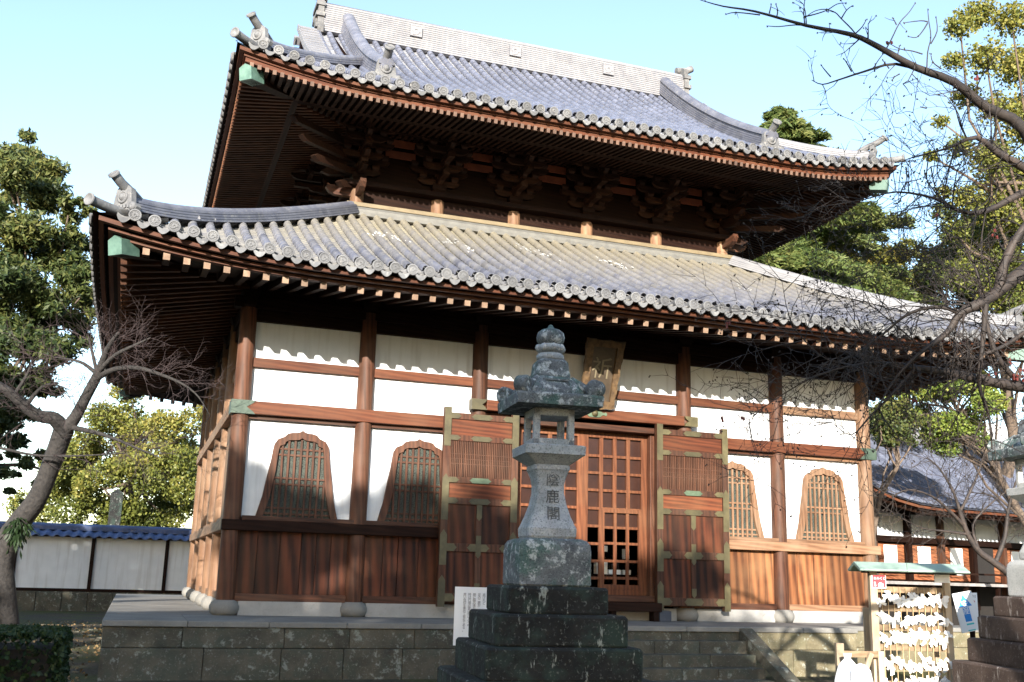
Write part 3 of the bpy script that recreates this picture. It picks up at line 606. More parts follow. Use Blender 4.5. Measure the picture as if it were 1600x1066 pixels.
# ridges of layered tiles
def ridge_stack(path, up, layers, mb, base_w, step=.052, taper=.012, top_r=.10):
    """Layered courses swept along path (list of Vectors); each course a slightly narrower, gapped strip."""
    n = len(path)
    def frames(h):
        out = []
        for i, p in enumerate(path):
            t = (path[min(i+1, n-1)]-path[max(i-1, 0)]).normalized(); s_ = t.cross(Vector((0,0,1))).normalized(); u = s_.cross(t); out.append((p+u*h, s_, u))
        return out
    for k in range(layers):
        for (h0, h1, wd) in ((k*step, k*step+step*.70, base_w/2-taper*k), (k*step+step*.70, (k+1)*step, base_w/2-taper*k-.022)):
            V = []
            for (p, s_, u), (q, _, _) in zip(frames(h0), frames(h1)): V += [p-s_*wd, p+s_*wd, q+s_*wd, q-s_*wd]
            mb.add(V, [tuple(i*4+x for x in (j, (j+1) % 4, 4+(j+1) % 4, 4+j)) for i in range(n-1) for j in range(4)]+[(0,1,2,3), tuple((n-1)*4+x for x in (3,2,1,0))])
    H = layers*step; V = []; A = arc(top_r, 8, 0, math.pi)
    for p, s_, u in frames(H): V += [p+s_*x+u*z*.85 for x, z in A]
    mb.add(V, [(i*9+j, i*9+j+1, (i+1)*9+j+1, (i+1)*9+j) for i in range(n-1) for j in range(8)], True); mb.add(V[:9], [tuple(range(9))]); mb.add(V[-9:], [tuple(range(8,-1,-1))])
def demon_tile(M, parent, s=1.0, roll=True):
    """Ridge-end tile: shouldered plate with scroll feet, ringed boss, and an upturned roll with a round end."""
    m = MB(); P = [(-.30,0),(-.34,.06),(-.30,.13),(-.21,.15),(-.19,.30),(-.17,.42),(-.10,.47),(.10,.47),(.17,.42),(.19,.30),(.21,.15),(.30,.13),(.34,.06),(.30,0)]
    m.prism([(x*s, z*s) for x, z in P], (0, -.05*s, 0), (1,0,0), (0,0,1), (0,.11*s,0)); Mx = Matrix.Rotation(rad(90), 3, 'X')
    m.lathe([(.115*s,0),(.115*s,.03*s),(.085*s,.03*s),(.08*s,.012*s),(.062*s,.012*s),(.058*s,.045*s),(.02*s,.06*s)], 16, (0,-.05*s,.27*s), M=Mx)
    for x in (-.25, .25): m.lathe([(.075*s,0),(.075*s,.03*s),(.03*s,.045*s)], 12, (x*s,-.05*s,.075*s), M=Mx)
    for k in range(5): m.obox(((-.16+.08*k)*s, -.06*s, .09*s), (.025*s,0,0), (0,.018*s,0), (0,0,.03*s))
    o = place('ridge_end_tile', None or m.mesh('ridge_end_tile', TILE_END), parent, M)
    if roll:
        r = MB(); pts = [Vector((0,.42,.27)), Vector((0,.15,.40)), Vector((0,-.12,.50)), Vector((0,-.29,.60))]; r.tube([p*s for p in pts], [.085*s]*4, 12); r.lathe([(.104*s,0),(.104*s,.04*s),(.08*s,.045*s),(.075*s,.03*s),(.001,.03*s)], 16, Vector((0,-.29,.59))*s, M=Matrix.Rotation(rad(50), 3, 'X'))
        place('upturned_roll_tile', r.mesh('upturned_roll_tile', TILE_END), parent, M)
def hip_ridge(R, sx, fy, b0, b1, layers, mt, w0=.36, parent=None, s=1.0):
    sd = R.sides['front' if fy == 0 else 'back']; path = []
    for k in range(26):
        b = b0+(b1-b0)*k/25; path.append(R.P(sd, sx*(sd.half-b), b, .02))
    mb = MB(); ridge_stack(path, None, layers, mb, w0, top_r=.105); o = mb.build('hip_ridge', mt, parent)
    d = (path[0]-path[1]); d.z = 0; d.normalize(); z = Vector((0,0,1)); x = z.cross(d) ; tilt = Vector((0,0,1))
    M = frame_M(path[0]+d*.02-Vector((0,0,.04)), -x if False else (-d).cross(z), -d, z); demon_tile(M, parent, s)
    c = []                                               # the low roll that runs on to the very corner
    for k in range(6):
        b = b0+.1-(b0+.12)*k/5; c.append(R.P(sd, sx*(sd.half-b), b, -.02+.002*k*k))
    r = MB(); r.tube(c, [.088]*6, 12); dd = (c[-1]-c[-2]).normalized(); q = dd.to_track_quat('Z', 'Y').to_matrix()
    r.lathe([(.112,0),(.112,.03),(.09,.036),(.085,.022),(.001,.022)], 16, c[-1], M=q); r.build('corner_roll_tile', TILE_END, parent)
for sx in (-1, 1):
    for fy in (0, 1):
        hip_ridge(LOW, sx, fy, .52, 5.30, 4, TILE_RDK if sx < 0 else TILE_RDG, .40, lower_roof); hip_ridge(UPP, sx, fy, .50, 3.15, 3, TILE_RDK if sx < 0 else TILE_RDG, .36, upper_roof)  # right hips take the paler tile, glancing sun put into the colour
# descending ridges
for sx in (-1, 1):
    for nm in ('front', 'back'):
        sd = UPP.sides[nm]; path = [UPP.P(sd, sx*4.93, .95+(6.70-.95)*k/24, .03+(.16*(k/24)**3)) for k in range(25)]
        mb = MB(); ridge_stack(path, None, 6, mb, .40, top_r=.17); mb.build('descending_ridge', TILE_RK2 if False else TILE_RDK, upper_roof)
        demon_tile(frame_M(path[0]-sd.b*.04-Vector((0,0,.10)), sd.a if sd.b.y > 0 else -sd.a, sd.b, Vector((0,0,1))), upper_roof, 1.12)
# main ridge
mr = MB(); z = 15.50; RY = 6.0
for k in range(13):
    wd = .34-.008*k; mr.box(-5.62, 5.62, RY-wd, RY+wd, z, z+.05); mr.box(-5.60, 5.60, RY-wd+.025, RY+wd-.025, z+.05, z+.068); z += .068
A = arc(.16, 8, 0, math.pi); mr.add([(sx*5.66, RY+x, z+q*.8) for sx in (-1, 1) for x, q in A], [(j, j+1, 10+j, 9+j) for j in range(8)]+[tuple(range(9)), tuple(range(17, 8, -1))], True)
main_ridge = mr.build('main_ridge', TILE_RDG, upper_roof)
cm = MB(); cm.box(-.17, .17, -.03, .03, -.17, .17)
for k in range(3):
    for j in range(7):
        an = k*math.tau/3+j*.4; r = .10-.008*j; h = .045-.005*j; cm.obox((r*math.cos(an), -.034-.0016*j-.0005*k, r*math.sin(an)), (h,0,0), (0,.010,0), (0,0,h))
for b in ((-.17,.17,-.17,-.145),(-.17,.17,.145,.17),(-.17,-.145,-.145,.145),(.145,.17,-.145,.145)): cm.box(b[0], b[1], -.038, -.03, b[2], b[3])
cmm = cm.mesh('crest_tile', TILE_RDG)
for x in (-3, 0, 3): place('crest_tile', cmm, upper_roof, Matrix.Translation((x, RY-.335, 16.02)))
for sx in (-1, 1):                                        # ridge-end ornaments
    m = MB(); P = [(-.42,-.55),(-.46,-.40),(-.36,-.30),(-.30,.0),(-.34,.25),(-.26,.45),(-.30,.62),(-.16,.72),(.16,.72),(.30,.62),(.26,.45),(.34,.25),(.30,0),(.36,-.30),(.46,-.40),(.42,-.55)]
    m.prism(P, (sx*5.62, RY, 15.95), (0,1,0), (0,0,1), (sx*.16,0,0)); m.lathe([(.2,0),(.2,.04),(.14,.05),(.12,.02),(.1,.08),(.02,.1)], 16, (sx*5.78, RY, 15.95), M=Matrix.Rotation(rad(90*sx), 3, 'Y'))
    for zz in (15.62, 15.98, 16.30): m.box(min(sx*5.60, sx*5.84), max(sx*5.60, sx*5.84), RY-.37, RY+.37, zz-.06, zz+.06)
    m.tube([(sx*5.5, RY, 16.62), (sx*5.85, RY, 16.68), (sx*6.05, RY, 16.80)], [.11]*3, 12); m.build('ridge_ornament', TILE_END, upper_roof)
# gable ends: verge tiles, bargeboards, wall
for sx in (-1, 1):
    vt = MB(); bb = MB()
    for nm in ('front', 'back'):
        sd = UPP.sides[nm]; b = 2.3
        while b < 6.6:
            p = UPP.P(sd, sx*6.02, b, .0); t = UPP.T(sd, sx*6.02, b); n = Vector((1,0,0)).cross(t); n = n if n.z > 0 else -n
            vt.obox(p+n*.03, Vector((.26,0,0)), t*.118, n*.045); vt.obox(p+n*.02+Vector((sx*.27,0,0)), Vector((.02,0,0)), t*.12, n*.08); b += .26
        path = [UPP.P(sd, sx*6.1, 2.0+4.7*k/14, -.30) for k in range(15)]
        for p, q in zip(path, path[1:]): bb.beam(p, q, .09, .34)
    vt.build('verge_tile_field', TILE_RDG, upper_roof, kind='stuff'); bb.build('bargeboard', WDK[1], upper_roof)
    gw = MB(); gw.add([(sx*5.3, 1.8, 12.6), (sx*5.3, 10.2, 12.6), (sx*5.3, 6, 15.6)], [(0,1,2)]); gw.build('gable_wall', WDK[2], upper_roof)
# ------------------------------------------------------------------ upper storey
BOUNCE = simple('bounce_lit_plank', (.12,.028,.010), (.21,.052,.019), 5, .7)  # orange bounce light on the bracket planks put into their colour
UX = [-4.95, -2.97, -.99, .99, 2.97, 4.95]; UYS = [2.62, 4.9, 7.1, 9.38]
hbeam('upper_wall', [(-4.95, 4.95, 2.60, 2.72, 8.9, 11.75), (-4.95, -4.83, 2.72, 9.3, 8.9, 11.75), (4.83, 4.95, 2.72, 9.3, 8.9, 11.75), (-4.83, 4.83, 9.2, 9.3, 8.9, 11.75)], WDK[0], 0)
uc = MB().lathe([(.165, 9.2), (.165, 9.78), (.15, 9.84), (.10, 9.86)], 16).mesh('upper_column', WZp)
for x, y in [(x, 2.55) for x in UX]+[(-4.98, y) for y in UYS[1:]]+[(4.98, y) for y in UYS[1:]]: place('upper_column', uc, HALL, Matrix.Translation((x, y, 0)))
for x0, x1 in zip(UX, UX[1:]): MB().box(x0+.15, x1-.15, 2.52, 2.60, 9.3, 9.86).build('base_board', WDK[0], HALL)  # dark timber stands in for the upper eave's shadow on these boards
hbeam('wall_plate', [(-5.35, 5.35, 2.26, 2.70, 9.87, 9.99)], WDK[0]); hbeam('wall_plate', [(-5.2, -4.75, 2.70, 9.7, 9.872, 9.988)], WDK[1])
hbeam('tie_rail', [(-5.0, 5.0, 2.42, 2.58, 9.99, 10.02)], WX, 0)
for sx in (-1, 1):                                       # carved nosings that cross at the corners
    P = [(0,-.10),(.38,-.10),(.52,-.04),(.60,.06),(.56,.15),(.47,.12),(.42,.14),(.36,.10),(0,.10)]
    MB().prism(P, (sx*5.1, 2.50, 9.74), (sx,0,0), (0,0,1), (0,.14,0)).build('carved_nosing', WX, HALL); MB().prism(P, (sx*5.02, 2.4, 9.74), (0,-1,0), (0,0,1), (-sx*.14,0,0)).build('carved_nosing', WZp if False else WY, HALL)
FLASH = simple('grey_flashing_tile', (.085,.082,.074), (.135,.13,.117), 4, .6)
# layered flashing where the lower roof meets the upper wall
for k, (d, z0, z1, mt) in enumerate(((.40, 9.10, 9.19, FLASH), (.37, 9.195, 9.27, FLASH), (.34, 9.275, 9.33, FLASH), (.36, 9.335, 9.36, OCHRE), (.26, 9.36, 9.47, OCHRE))):
    b = 2.60-d; hbeam('flashing_course', [(-4.95-d, 4.95+d, b, b+.3, z0, z1), (-4.95-d, -4.95-d+.3, b+.3, 9.4+d, z0, z1), (4.95+d-.3, 4.95+d, b+.3, 9.4+d, z0, z1)], mt, .006)
# bracket sets
def arm(L, h=.15, wd=.11):                               # bracket arm with curved lower ends, along x
    P = [(-L,0)]+[(-L, -h*.35), (-L+.06, -h*.75), (-L+.16, -h)]+[(L-.16, -h), (L-.06, -h*.75), (L, -h*.35), (L, 0)]; return P
BRK = wood('bracket_timber', 'X', (.010,.0045,.003), (.045,.019,.011), (.06,.032,.02), .4, spec=.1)  # brackets darkened for the deep shade under the upper eave
ARMM, BLK = {}, None
bk = MB(); bk.lathe([(.085, 0), (.13, .06), (.13, .13)], 4, rot=rad(45), smooth=False); BLKM = bk.mesh('bearing_block', BRK)
def put_arm(o, M, L, yaw=0, pos=(0,0,0)):
    k = round(L, 2)
    if k not in ARMM: m = MB(); m.prism(arm(L), (0,-.055,0), (1,0,0), (0,0,1), (0,.11,0)); ARMM[k] = m.mesh('bracket_arm', BRK)
    place('bracket_arm', ARMM[k], o, M @ Matrix.Translation(pos) @ Matrix.Rotation(yaw, 4, 'Z'))
tm = MB(); tm.prism([(.0,-.09),(.62,-.16),(.80,-.13),(.93,-.03),(.80,.02),(.60,.03),(0,.10)], (0,0,0), (0,-1,0), (0,0,1), (.12,0,0)); tm.v = [(x-.06, y, z) for x, y, z in tm.v]; TAIL = tm.mesh('tail_rafter', WEND)
nm_ = MB(); nm_.prism([(-.075,-.075),(.075,-.075),(.085,.03),(0,.10),(-.085,.03)], (0,-.0,0), (1,0,0), (0,0,1), (0,.7,0)); NOSE = nm_.mesh('pentagon_nose', WEND)
def bracket_set(x, y, yaw, corner=0):
    M = Matrix.Translation((x, y, 9.99)) @ Matrix.Rotation(yaw, 4, 'Z'); b = MB(); b.lathe([(.15, 0), (.24, .12), (.24, .24)], 4, rot=rad(45), smooth=False)
    o = place('bracket_set', b.mesh('bracket_set', WDK[0]), HALL, M)
    for tier, (z, outs) in enumerate(((.38, [(0, .52)]), (.66, [(0, .74), (-.42, .50)]), (.94, [(-.42, .74), (-.82, .50)]), (1.20, [(-.82, .72)]))):
        for py, L in outs:
            put_arm(o, M, L, 0, (0, py, z))
            for q in (-1, 0, 1): place('bearing_block', BLKM, o, M @ Matrix.Translation((q*(L-.12), py, z)))
        L = .30+.22*tier; put_arm(o, M, L, rad(90), (0, -L+.2, z-.002))
    for py, z in ((-.78, .36), (-1.18, .66)): place('pentagon_nose', NOSE, o, M @ Matrix.Translation((.0, py, z)))
    return o
for x in UX: bracket_set(x, 2.55, 0)
for y in UYS[1:]: bracket_set(-4.98, y, rad(-90))
for sx in (-1, 1):                                        # diagonal tail rafters at the front corners
    for l, z in ((.55, 9.80), (1.25, 10.06), (1.60, 10.36), (1.85, 10.66)):
        p0 = Vector((sx*4.6, 3.0, z+.30)); d = Vector((sx, -1, 0)).normalized(); s_ = Vector((0,0,1)).cross(d); m = MB(); Ltot = (l+.36)*1.414
        m.prism([(0,-.10),(Ltot*.7,-.30),(Ltot-.18,-.38),(Ltot,-.30),(Ltot-.1,-.22),(Ltot*.7,-.16),(0,.08)], p0-s_*.07, d, (0,0,1), s_*.14); m.build('corner_tail_rafter', WEND, HALL)
    for a, z in ((.9, 10.18), (1.15, 10.45)):
        for ax in (Vector((sx, 0, 0)), Vector((0, -1, 0))):
            p0 = Vector((sx*4.95, 2.55, z+.12)); s_ = Vector((0,0,1)).cross(ax); MB().prism([(0,-.08),(a-.2,-.20),(a,-.14),(a-.12,-.04),(0,.08)], p0-s_*.06, ax, (0,0,1), s_*.12).build('side_tail_rafter', WEND, HALL)
hbeam('eave_purlin', [(-6.2, 6.2, 1.30, 1.46, 11.30, 11.46)], WX); hbeam('eave_purlin', [(-6.2, -6.04, .9, 11, 11.305, 11.455)], WY)
hbeam('bracket_purlin', [(-5.6, 5.6, 1.68, 1.80, 11.08, 11.2)], WDK[0], 0)
for x0, x1 in zip(UX, UX[1:]):
    for z0, z1 in ((10.76, 10.94), (11.05, 11.23)): MB().box(x0+.62, x1-.62, 2.46, 2.50, z0, z1).build('intermediate_plank', BOUNCE, HALL)
    MB().box(x0+.55, x1-.55, 2.36, 2.44, 11.27, 11.33).build('thin_rail', WX, HALL)
MB().box(-4.8, 4.8, 2.8, 9.1, 8.9, 9.0).build('attic_floor', DARKIN, HALL)

# ------------------------------------------------------------------ plaque over the door
pl = thing('name_plaque', 'upright gilt-framed wooden plaque with one character hanging above the doorway', 'plaque', (.12, -.1, 4.62))
ax, az = Vector((1,0,0)), (Vector((0,-.50,1.44))).normalized(); ay = ax.cross(az)*-1; o0 = Vector((.13, -.08, 4.62))
m = MB(); n_ = az.cross(ax)
def wav(i, k): return .012*math.sin(i*1.9+k)
fw, fh = .45, 1.52; outer, inner = [], []
for (x0, z0, x1, z1, N) in ((-fw+.03,0,fw-.03,0,8), (fw-.06,.02,fw,fh,14), (fw,fh,-fw,fh,8), (-fw,fh,-fw+.06,.02,14)):
    for k in range(N): outer.append((x0+(x1-x0)*k/N+wav(k, 1), z0+(z1-z0)*k/N+wav(k, 2)))
iw = [(-.28,.17),(.28,.17),(.28,1.36),(-.28,1.36)]
for (a, b, N) in ((0,1,8),(1,2,14),(2,3,8),(3,0,14)):
    for k in range(N): inner.append((iw[a][0]+(iw[b][0]-iw[a][0])*k/N, iw[a][1]+(iw[b][1]-iw[a][1])*k/N))
outer.append(outer[0]); inner.append(inner[0])
nn = -(ax.cross(az)); nn = nn if nn.y < 0 else -nn
m.ring(outer, inner, o0, ax, az, nn*.10); m.build('plaque_frame', GOLD, pl)
MB().prism(iw, o0-nn*.0, ax, az, nn*.03).build('plaque_board', PANEL_DK, pl)
text_mesh('祈', .50, 'character', GILT, .008, frame_M(o0+az*.86+nn*.036, ax, az, nn), pl)
MB().beam(o0+az*1.3-nn*.02, Vector((.13, .2, 6.0)), .06, .06).build('plaque_hanger', WDK[1], pl)

ST_PLW = stone('sunlit_platform_stone', (.085,.070,.040), (.235,.20,.125), (.40,.42,.36), .6, 1.6, 7, False, (.10,.10,.055), .4, .7, (.60,.66))  # right-hand blocks paler and warmer, sunlight put into the stone colour
# ------------------------------------------------------------------ stone platform and steps
PF = thing('stone_platform', 'weathered stone platform with steps under the temple hall', 'platform', (0, 5, -.85))
def block(x0, x1, y0, y1, z0, z1, mt, name='stone_block', bevel=.012): return MB().box(x0, x1, y0, y1, z0, z1).build(name, mt, PF, bevel)
MB().box(-9.3, 9.3, -1.2, 13.9, -.9, .02).build('platform_core', ST_DK, PF); MB().box(-9.3, 5.0, -2.05, -1.2, -.9, .02).build('platform_core', ST_DK, PF)
def courses(a0, a1, fixed, axis, skip=None):
    for z0, z1 in ((-.335, -.005), (-.95, -.342)):
        a = a0
        while a < a1-.05:
            b = min(a1, a+random.uniform(1.0, 1.7)); b = a1 if a1-b < .4 else b; j = random.uniform(-.012, .012)
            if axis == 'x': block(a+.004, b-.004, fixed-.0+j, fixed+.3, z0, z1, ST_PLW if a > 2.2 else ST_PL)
            else: block(fixed+j, fixed+.3, a+.004, b-.004, z0, z1, ST_PL)
            a = b
courses(-9.48, 5.15, -2.18, 'x'); courses(-2.18, 13.9, -9.48, 'y'); courses(5.3, 9.48, -1.3, 'x')
def paving(x0, x1, y0, y1, n, m_):
    for i in range(n):
        for j in range(m_): block(x0+(x1-x0)*i/n+.003, x0+(x1-x0)*(i+1)/n-.003, y0+(y1-y0)*j/m_+.003, y0+(y1-y0)*(j+1)/m_-.003, 0, .1+random.uniform(-.003,.003), ST_TOP, 'paving_slab', .015)
paving(-9.5, 5.17, -2.22, .08, 11, 1); paving(5.2, 9.5, -1.33, .08, 3, 1); paving(-9.5, -7.3, .085, 13.9, 1, 9); paving(7.3, 9.5, .085, 13.9, 1, 9)
MB().box(-7.29, 7.29, .085, 12, .0, .098).build('paving_floor', ST_TOP, PF)
for k, (y, z) in enumerate(((-2.52, -.155), (-2.84, -.385), (-3.16, -.605), (-3.48, -.80))):
    xs = [-2.35, random.uniform(-1.2,-.6), random.uniform(.2,.6), random.uniform(1.2, 1.5), 2.32]
    for a, b in zip(xs, xs[1:]): block(a+.003, b-.003, y, y+.34, -.9, z, ST_PL, 'step', .018)
for s in (-1, 1):
    m = MB(); m.prism([(-2.2,.085),(-2.2,-.18),(-3.75,-.95),(-3.95,-.85)], (s*2.34 if s > 0 else -2.66, 0, 0), (0,1,0), (0,0,1), (.30,0,0)); m.build('stair_kerb', ST_PL, PF, .012)

# ------------------------------------------------------------------ stone lanterns
SZ_ = Vector((0,0,1))
def sq(w): return w/2*math.sqrt(2)
def round_sq(w, n=4, k=.14):                             # square with slightly rounded corners as polygon
    h = w/2; r = w*k; P = []
    for cx, cy, a0 in ((h-r,h-r,0),(-h+r,h-r,90),(-h+r,-h+r,180),(h-r,-h+r,270)):
        for i in range(n): an = rad(a0+90*i/(n-1)); P.append((cx+r*math.cos(an), cy+r*math.sin(an)))
    return P
def loft(secs, k=.1, wob=0, sub=1):                      # secs: (z, width); rounded-square rings
    m = MB(); V = []; F = []; n = 16
    for z, wd in secs: V += [(x+random.uniform(-wob, wob), y+random.uniform(-wob, wob), z) for x, y in round_sq(wd, 4, k)]
    for i in range(len(secs)-1): F += [(i*n+j, i*n+(j+1)%n, (i+1)*n+(j+1)%n, (i+1)*n+j) for j in range(n)]
    m.add(V, F, False); m.add(V[:n], [tuple(range(n-1,-1,-1))]); m.add(V[-n:], [tuple(range(n))]); return m
def lantern(label, loc, rz, upper, rough_stone, tiers, roofm):
    t = thing('stone_lantern', label, 'lantern', loc, rz)
    lv = [(-.02, .42, 2.25), (.42, .855, 1.92), (.855, 1.165, 1.60), (1.168, 1.47, 1.37), (1.473, 1.74, 1.05)]
    for z0, z1, wd in lv: lpart(loft([(z0, wd-.02), (z0+.02, wd), (z1-.025, wd), (z1, wd-.04)], .035, .003), 'base_step', tiers, t)
    lpart(loft([(1.743, .745), (1.76, .77), (2.10, .772), (2.165, .755), (2.205, .70), (2.225, .60)], .06, .004), 'base_block', rough_stone, t)
    lpart(loft([(2.226, .49), (2.25, .52), (2.33, .53), (2.36, .50), (2.46, .42), (2.58, .345), (2.70, .30), (2.78, .295), (2.86, .32), (2.93, .37), (2.95, .395), (2.99, .395), (3.0, .37)], .1), 'shaft', upper, t)
    lpart(loft([(3.0, .38), (3.03, .46), (3.09, .62), (3.10, .66), (3.19, .67), (3.20, .64)], .07), 'lamp_stand', upper, t)
    fb = MB(); h = .225                                  # fire box with an arched window on each side
    for x in (-1, 1):
        for y in (-1, 1): fb.box(min(x*h, x*(h-.072)), max(x*h, x*(h-.072)), min(y*h, y*(h-.072)), max(y*h, y*(h-.072)), 3.20, 3.60)
    fb.box(-h, h, -h, h, 3.201, 3.275); fb.box(-h, h, -h, h, 3.515, 3.60); f = lpart(fb, 'fire_box', upper, t, bevel=.012)
    R_ = lpart(loft([(3.60, .90), (3.603, .935), (3.70, .955), (3.722, .945), (3.735, .86)], .02, .002), 'lantern_roof', roofm, t)
    dome = lpart(loft([(3.73, .70), (3.79, .675), (3.85, .61), (3.90, .53), (3.935, .45), (3.955, .37)], .16), 'roof_dome', roofm, t)
    for k in range(4):                                    # raised band panels on the four slopes
        an = rad(90*k); d = Vector((math.cos(an), math.sin(an), 0)); e = Vector((-d.y, d.x, 0)); m = MB()
        for x0, x1 in ((-.19, -.15), (.15, .19)): m.beam(d*.346+e*(x0+x1)/2+SZ_*3.74, d*.275+e*(x0+x1)/2*.8+SZ_*3.90, .035, .02)
        m.beam(d*.277-e*.15+SZ_*3.90, d*.277+e*.15+SZ_*3.90, .03, .02); lpart(m, 'roof_band', roofm, t)
    for k in range(4):
        an = rad(45+90*k); c = Vector((math.cos(an), math.sin(an), 0)); sd = Vector((-c.y, c.x, 0)); m = MB()
        m.tube([c*.27+Vector((0,0,3.92)), c*.40+Vector((0,0,3.84)), c*.50+Vector((0,0,3.77)), c*.55+Vector((0,0,3.79))], [.04, .045, .05, .05], 8)
        Mq = frame_M((0,0,0), c, Vector((0,0,1)), sd).to_3x3()
        m.lathe([(.02,-.075),(.08,-.07),(.095,-.05),(.095,.05),(.08,.07),(.05,.072),(.045,.058),(.02,.075)], 14, c*.565+Vector((0,0,3.805)), M=Mq); o = lpart(m, 'roof_scroll', roofm, t); o.parent = R_
    lpart(loft([(3.95, .37), (3.96, .385), (3.98, .385), (4.04, .355), (4.10, .345), (4.13, .33), (4.155, .28), (4.162, .24)], .13), 'roof_crown', roofm, t)
    j = MB(); j.lathe([(.12, 4.15), (.150, 4.165), (.155, 4.21), (.13, 4.235), (.10, 4.24)], 16)
    j.lathe([(.10, 4.24), (.135, 4.255), (.158, 4.29), (.152, 4.32), (.12, 4.335), (.11, 4.34)], 16); lpart(j, 'lotus_seat', upper, t)
    for k in range(8):
        an = k*math.tau/8; m = MB(); m.lathe([(.001,-.04),(.03,-.03),(.042,0),(.03,.03),(.001,.045)], 8, (.135*math.cos(an), .135*math.sin(an), 4.295)); lpart(m, 'lotus_petal', upper, t)
    j = MB(); j.lathe([(.11, 4.34), (.150, 4.37), (.158, 4.42), (.145, 4.47), (.10, 4.505), (.04, 4.525), (.022, 4.56), (.001, 4.57)], 18); lpart(j, 'jewel', roofm, t)
    return t
L1 = at(853, 900, 11); LA = lantern('tall square stone lantern with dark stepped base standing before the temple steps', (L1.x, L1.y, -.85), rad(-6), ST_LT, ST_RF, ST_DK, ST_RF)
def carve(t, s, size, z, yfun, dx=0):
    for i, ch in enumerate(s):
        zz = z-i*size*1.16; y = yfun(zz+.0); text_mesh(ch, size, 'carved_character', CARVE, .004, frame_M((dx, y, zz), (1,0,0), Vector((0, yfun(zz+.05)-yfun(zz-.05), .1)).normalized(), (0,-1,0)), t, local=True)
def shaft_y(z): return -np.interp(z, [2.36, 2.46, 2.58, 2.70, 2.78, 2.86, 2.93, 2.95], [.25, .21, .1725, .15, .1475, .16, .185, .1975])-.008
carve(LA, '陰鹿閣', .155, 2.835, shaft_y, .01)
L2 = at(1640, 915, 14); LB = lantern('pale stone lantern on brown steps at the right edge beside the arrow sign', (L2.x, L2.y, -.85), rad(-14), ST_PALE, ST_PALE, ST_BROWN, ST_RF)

# ------------------------------------------------------------------ boards, rack, trestle
S0 = at(732, 960, 13.4); SX = Vector((.93,-.36,0)).normalized(); SZ = Vector((0,0,1)); SN = Vector((-SX.y*-1, 0, 0)); SN = SX.cross(SZ); SN = SN if SN.y < 0 else -SN
sg = thing('information_board', 'white information board with columns of small characters left of the big lantern', 'sign', (S0.x, S0.y, -.85))
m = MB(); m.obox((S0.x+.22, S0.y-.085, .46), SX*.42, SN*.012, SZ*.365); b0 = m.build('board', PAPERB, sg)
m = MB()
for k in (-.3, .3): m.obox(Vector((S0.x+.22, S0.y-.085, -.2))+SX*k-SN*.03, SX*.02, SN*.015, SZ*.65)
m.build('post', WDK[2], sg)
cols = ['あざみの', '高けれど', '足の二鹿が', '朝に臨み導かれ', '時は行場の霊は特に人々の', '厚い信仰を集めて有名である。']
for i, s in enumerate(cols): text_mesh(list(s), .042, 'text_column', INK, .0005, frame_M(Vector((S0.x+.22, S0.y-.085, .75))+SX*(.02-i*.062)+SN*.0135, SX, SZ, SN), b0, vertical=True)

R0, R1 = at(1366, 970, 15.5), at(1482, 975, 15.5); RXv = (R1-R0); RXv.z = 0; RW = RXv.length; RXv.normalize(); RN = RXv.cross(SZ); RN = RN if RN.y < 0 else -RN; RB = Vector((R0.x, R0.y, 0))
rk = thing('fortune_paper_rack', 'wooden rack under a small green copper roof hung with tied white papers', 'rack', (R0.x, R0.y, -.85))
def rp(a, n, z): return RB+RXv*a+RN*n+SZ*z
PW = wood('pale_new_timber', 'Z', (.30,.22,.14), (.46,.37,.26), (.45,.38,.29), .4); PWX = wood('pale_new_rail', 'X', (.15,.098,.055), (.27,.19,.115), (.26,.2,.13), .4)
for a, wd in ((0, .055), (RW, .045)): MB().obox(rp(a, 0, .18), RXv*wd, RN*wd, SZ*1.03).build('post', PW, rk, .006)
for a in (.03, RW-.03): MB().obox(rp(a, -.42, -.1), RXv*.04, RN*.04, SZ*.75).build('back_post', PW, rk)
zs = [.93, .66, .38, .10, -.17, -.42]
for z in zs: MB().obox(rp(RW/2, -.02, z), RXv*(RW/2-.04), RN*.02, SZ*.045).build('rail', PWX, rk, .005)
m = MB(); P = [(-.30, -.045),(-.26, -.06),(0, .035),(.26, -.06),(.30, -.045),(.28, -.02),(0, .085),(-.28, -.02)]
m.prism(P, rp(-.27, 0, 1.245), RN, SZ, RXv*(RW+.52)); m.build('copper_roof', simple('sunlit_verdigris', (.22,.31,.25), (.34,.44,.37), 5, .5, .1), rk, .006); MB().obox(rp(RW/2, 0, 1.20), RXv*(RW/2+.15), RN*.05, SZ*.035).build('ridge_beam', WDK[0], rk)  # lighter green, light on the roof front put into the copper colour
MB().obox(rp(RW-.08, .06, 1.11), RXv*.115, RN*.006, SZ*.06).build('white_slip', PAPER, rk)
sgn = thing('red_sign', 'small red paper sign with white lettering on the left post of the rack', 'sign', tuple(rp(.06, .06, .93)))
MB().obox(rp(.075, .062, 1.045), RXv*.105, RN*.003, SZ*.10).build('backing', PAPER, sgn); pr = MB().obox(rp(.075, .067, 1.048), RXv*.095, RN*.002, SZ*.088).build('red_print', RED, sgn)
text_mesh('おみくじ', .046, 'lettering', WHT, .0008, frame_M(rp(.085, .0705, 1.088), RXv, SZ, RN), pr)
m = MB(); m.prism([(-.03,-.03),(.045,-.03),(.05,.01),(.02,.025),(-.005,.03),(-.03,.01)], rp(.09, .0695, 1.0), RXv, SZ, RN*.001); m.prism([(-.02,-.03),(.005,-.03),(-.005,.035),(-.025,.03)], rp(.025, .0695, 1.005), RXv, SZ, RN*.001); m.build('white_print', WHT, pr)
st = MB()
for k in range(11):
    a = .12+(RW-.2)*k/10; st.obox(rp(a, .035, .25), RXv*.004, RN*.004, SZ*.72)
st.build('string', ROPE, rk)
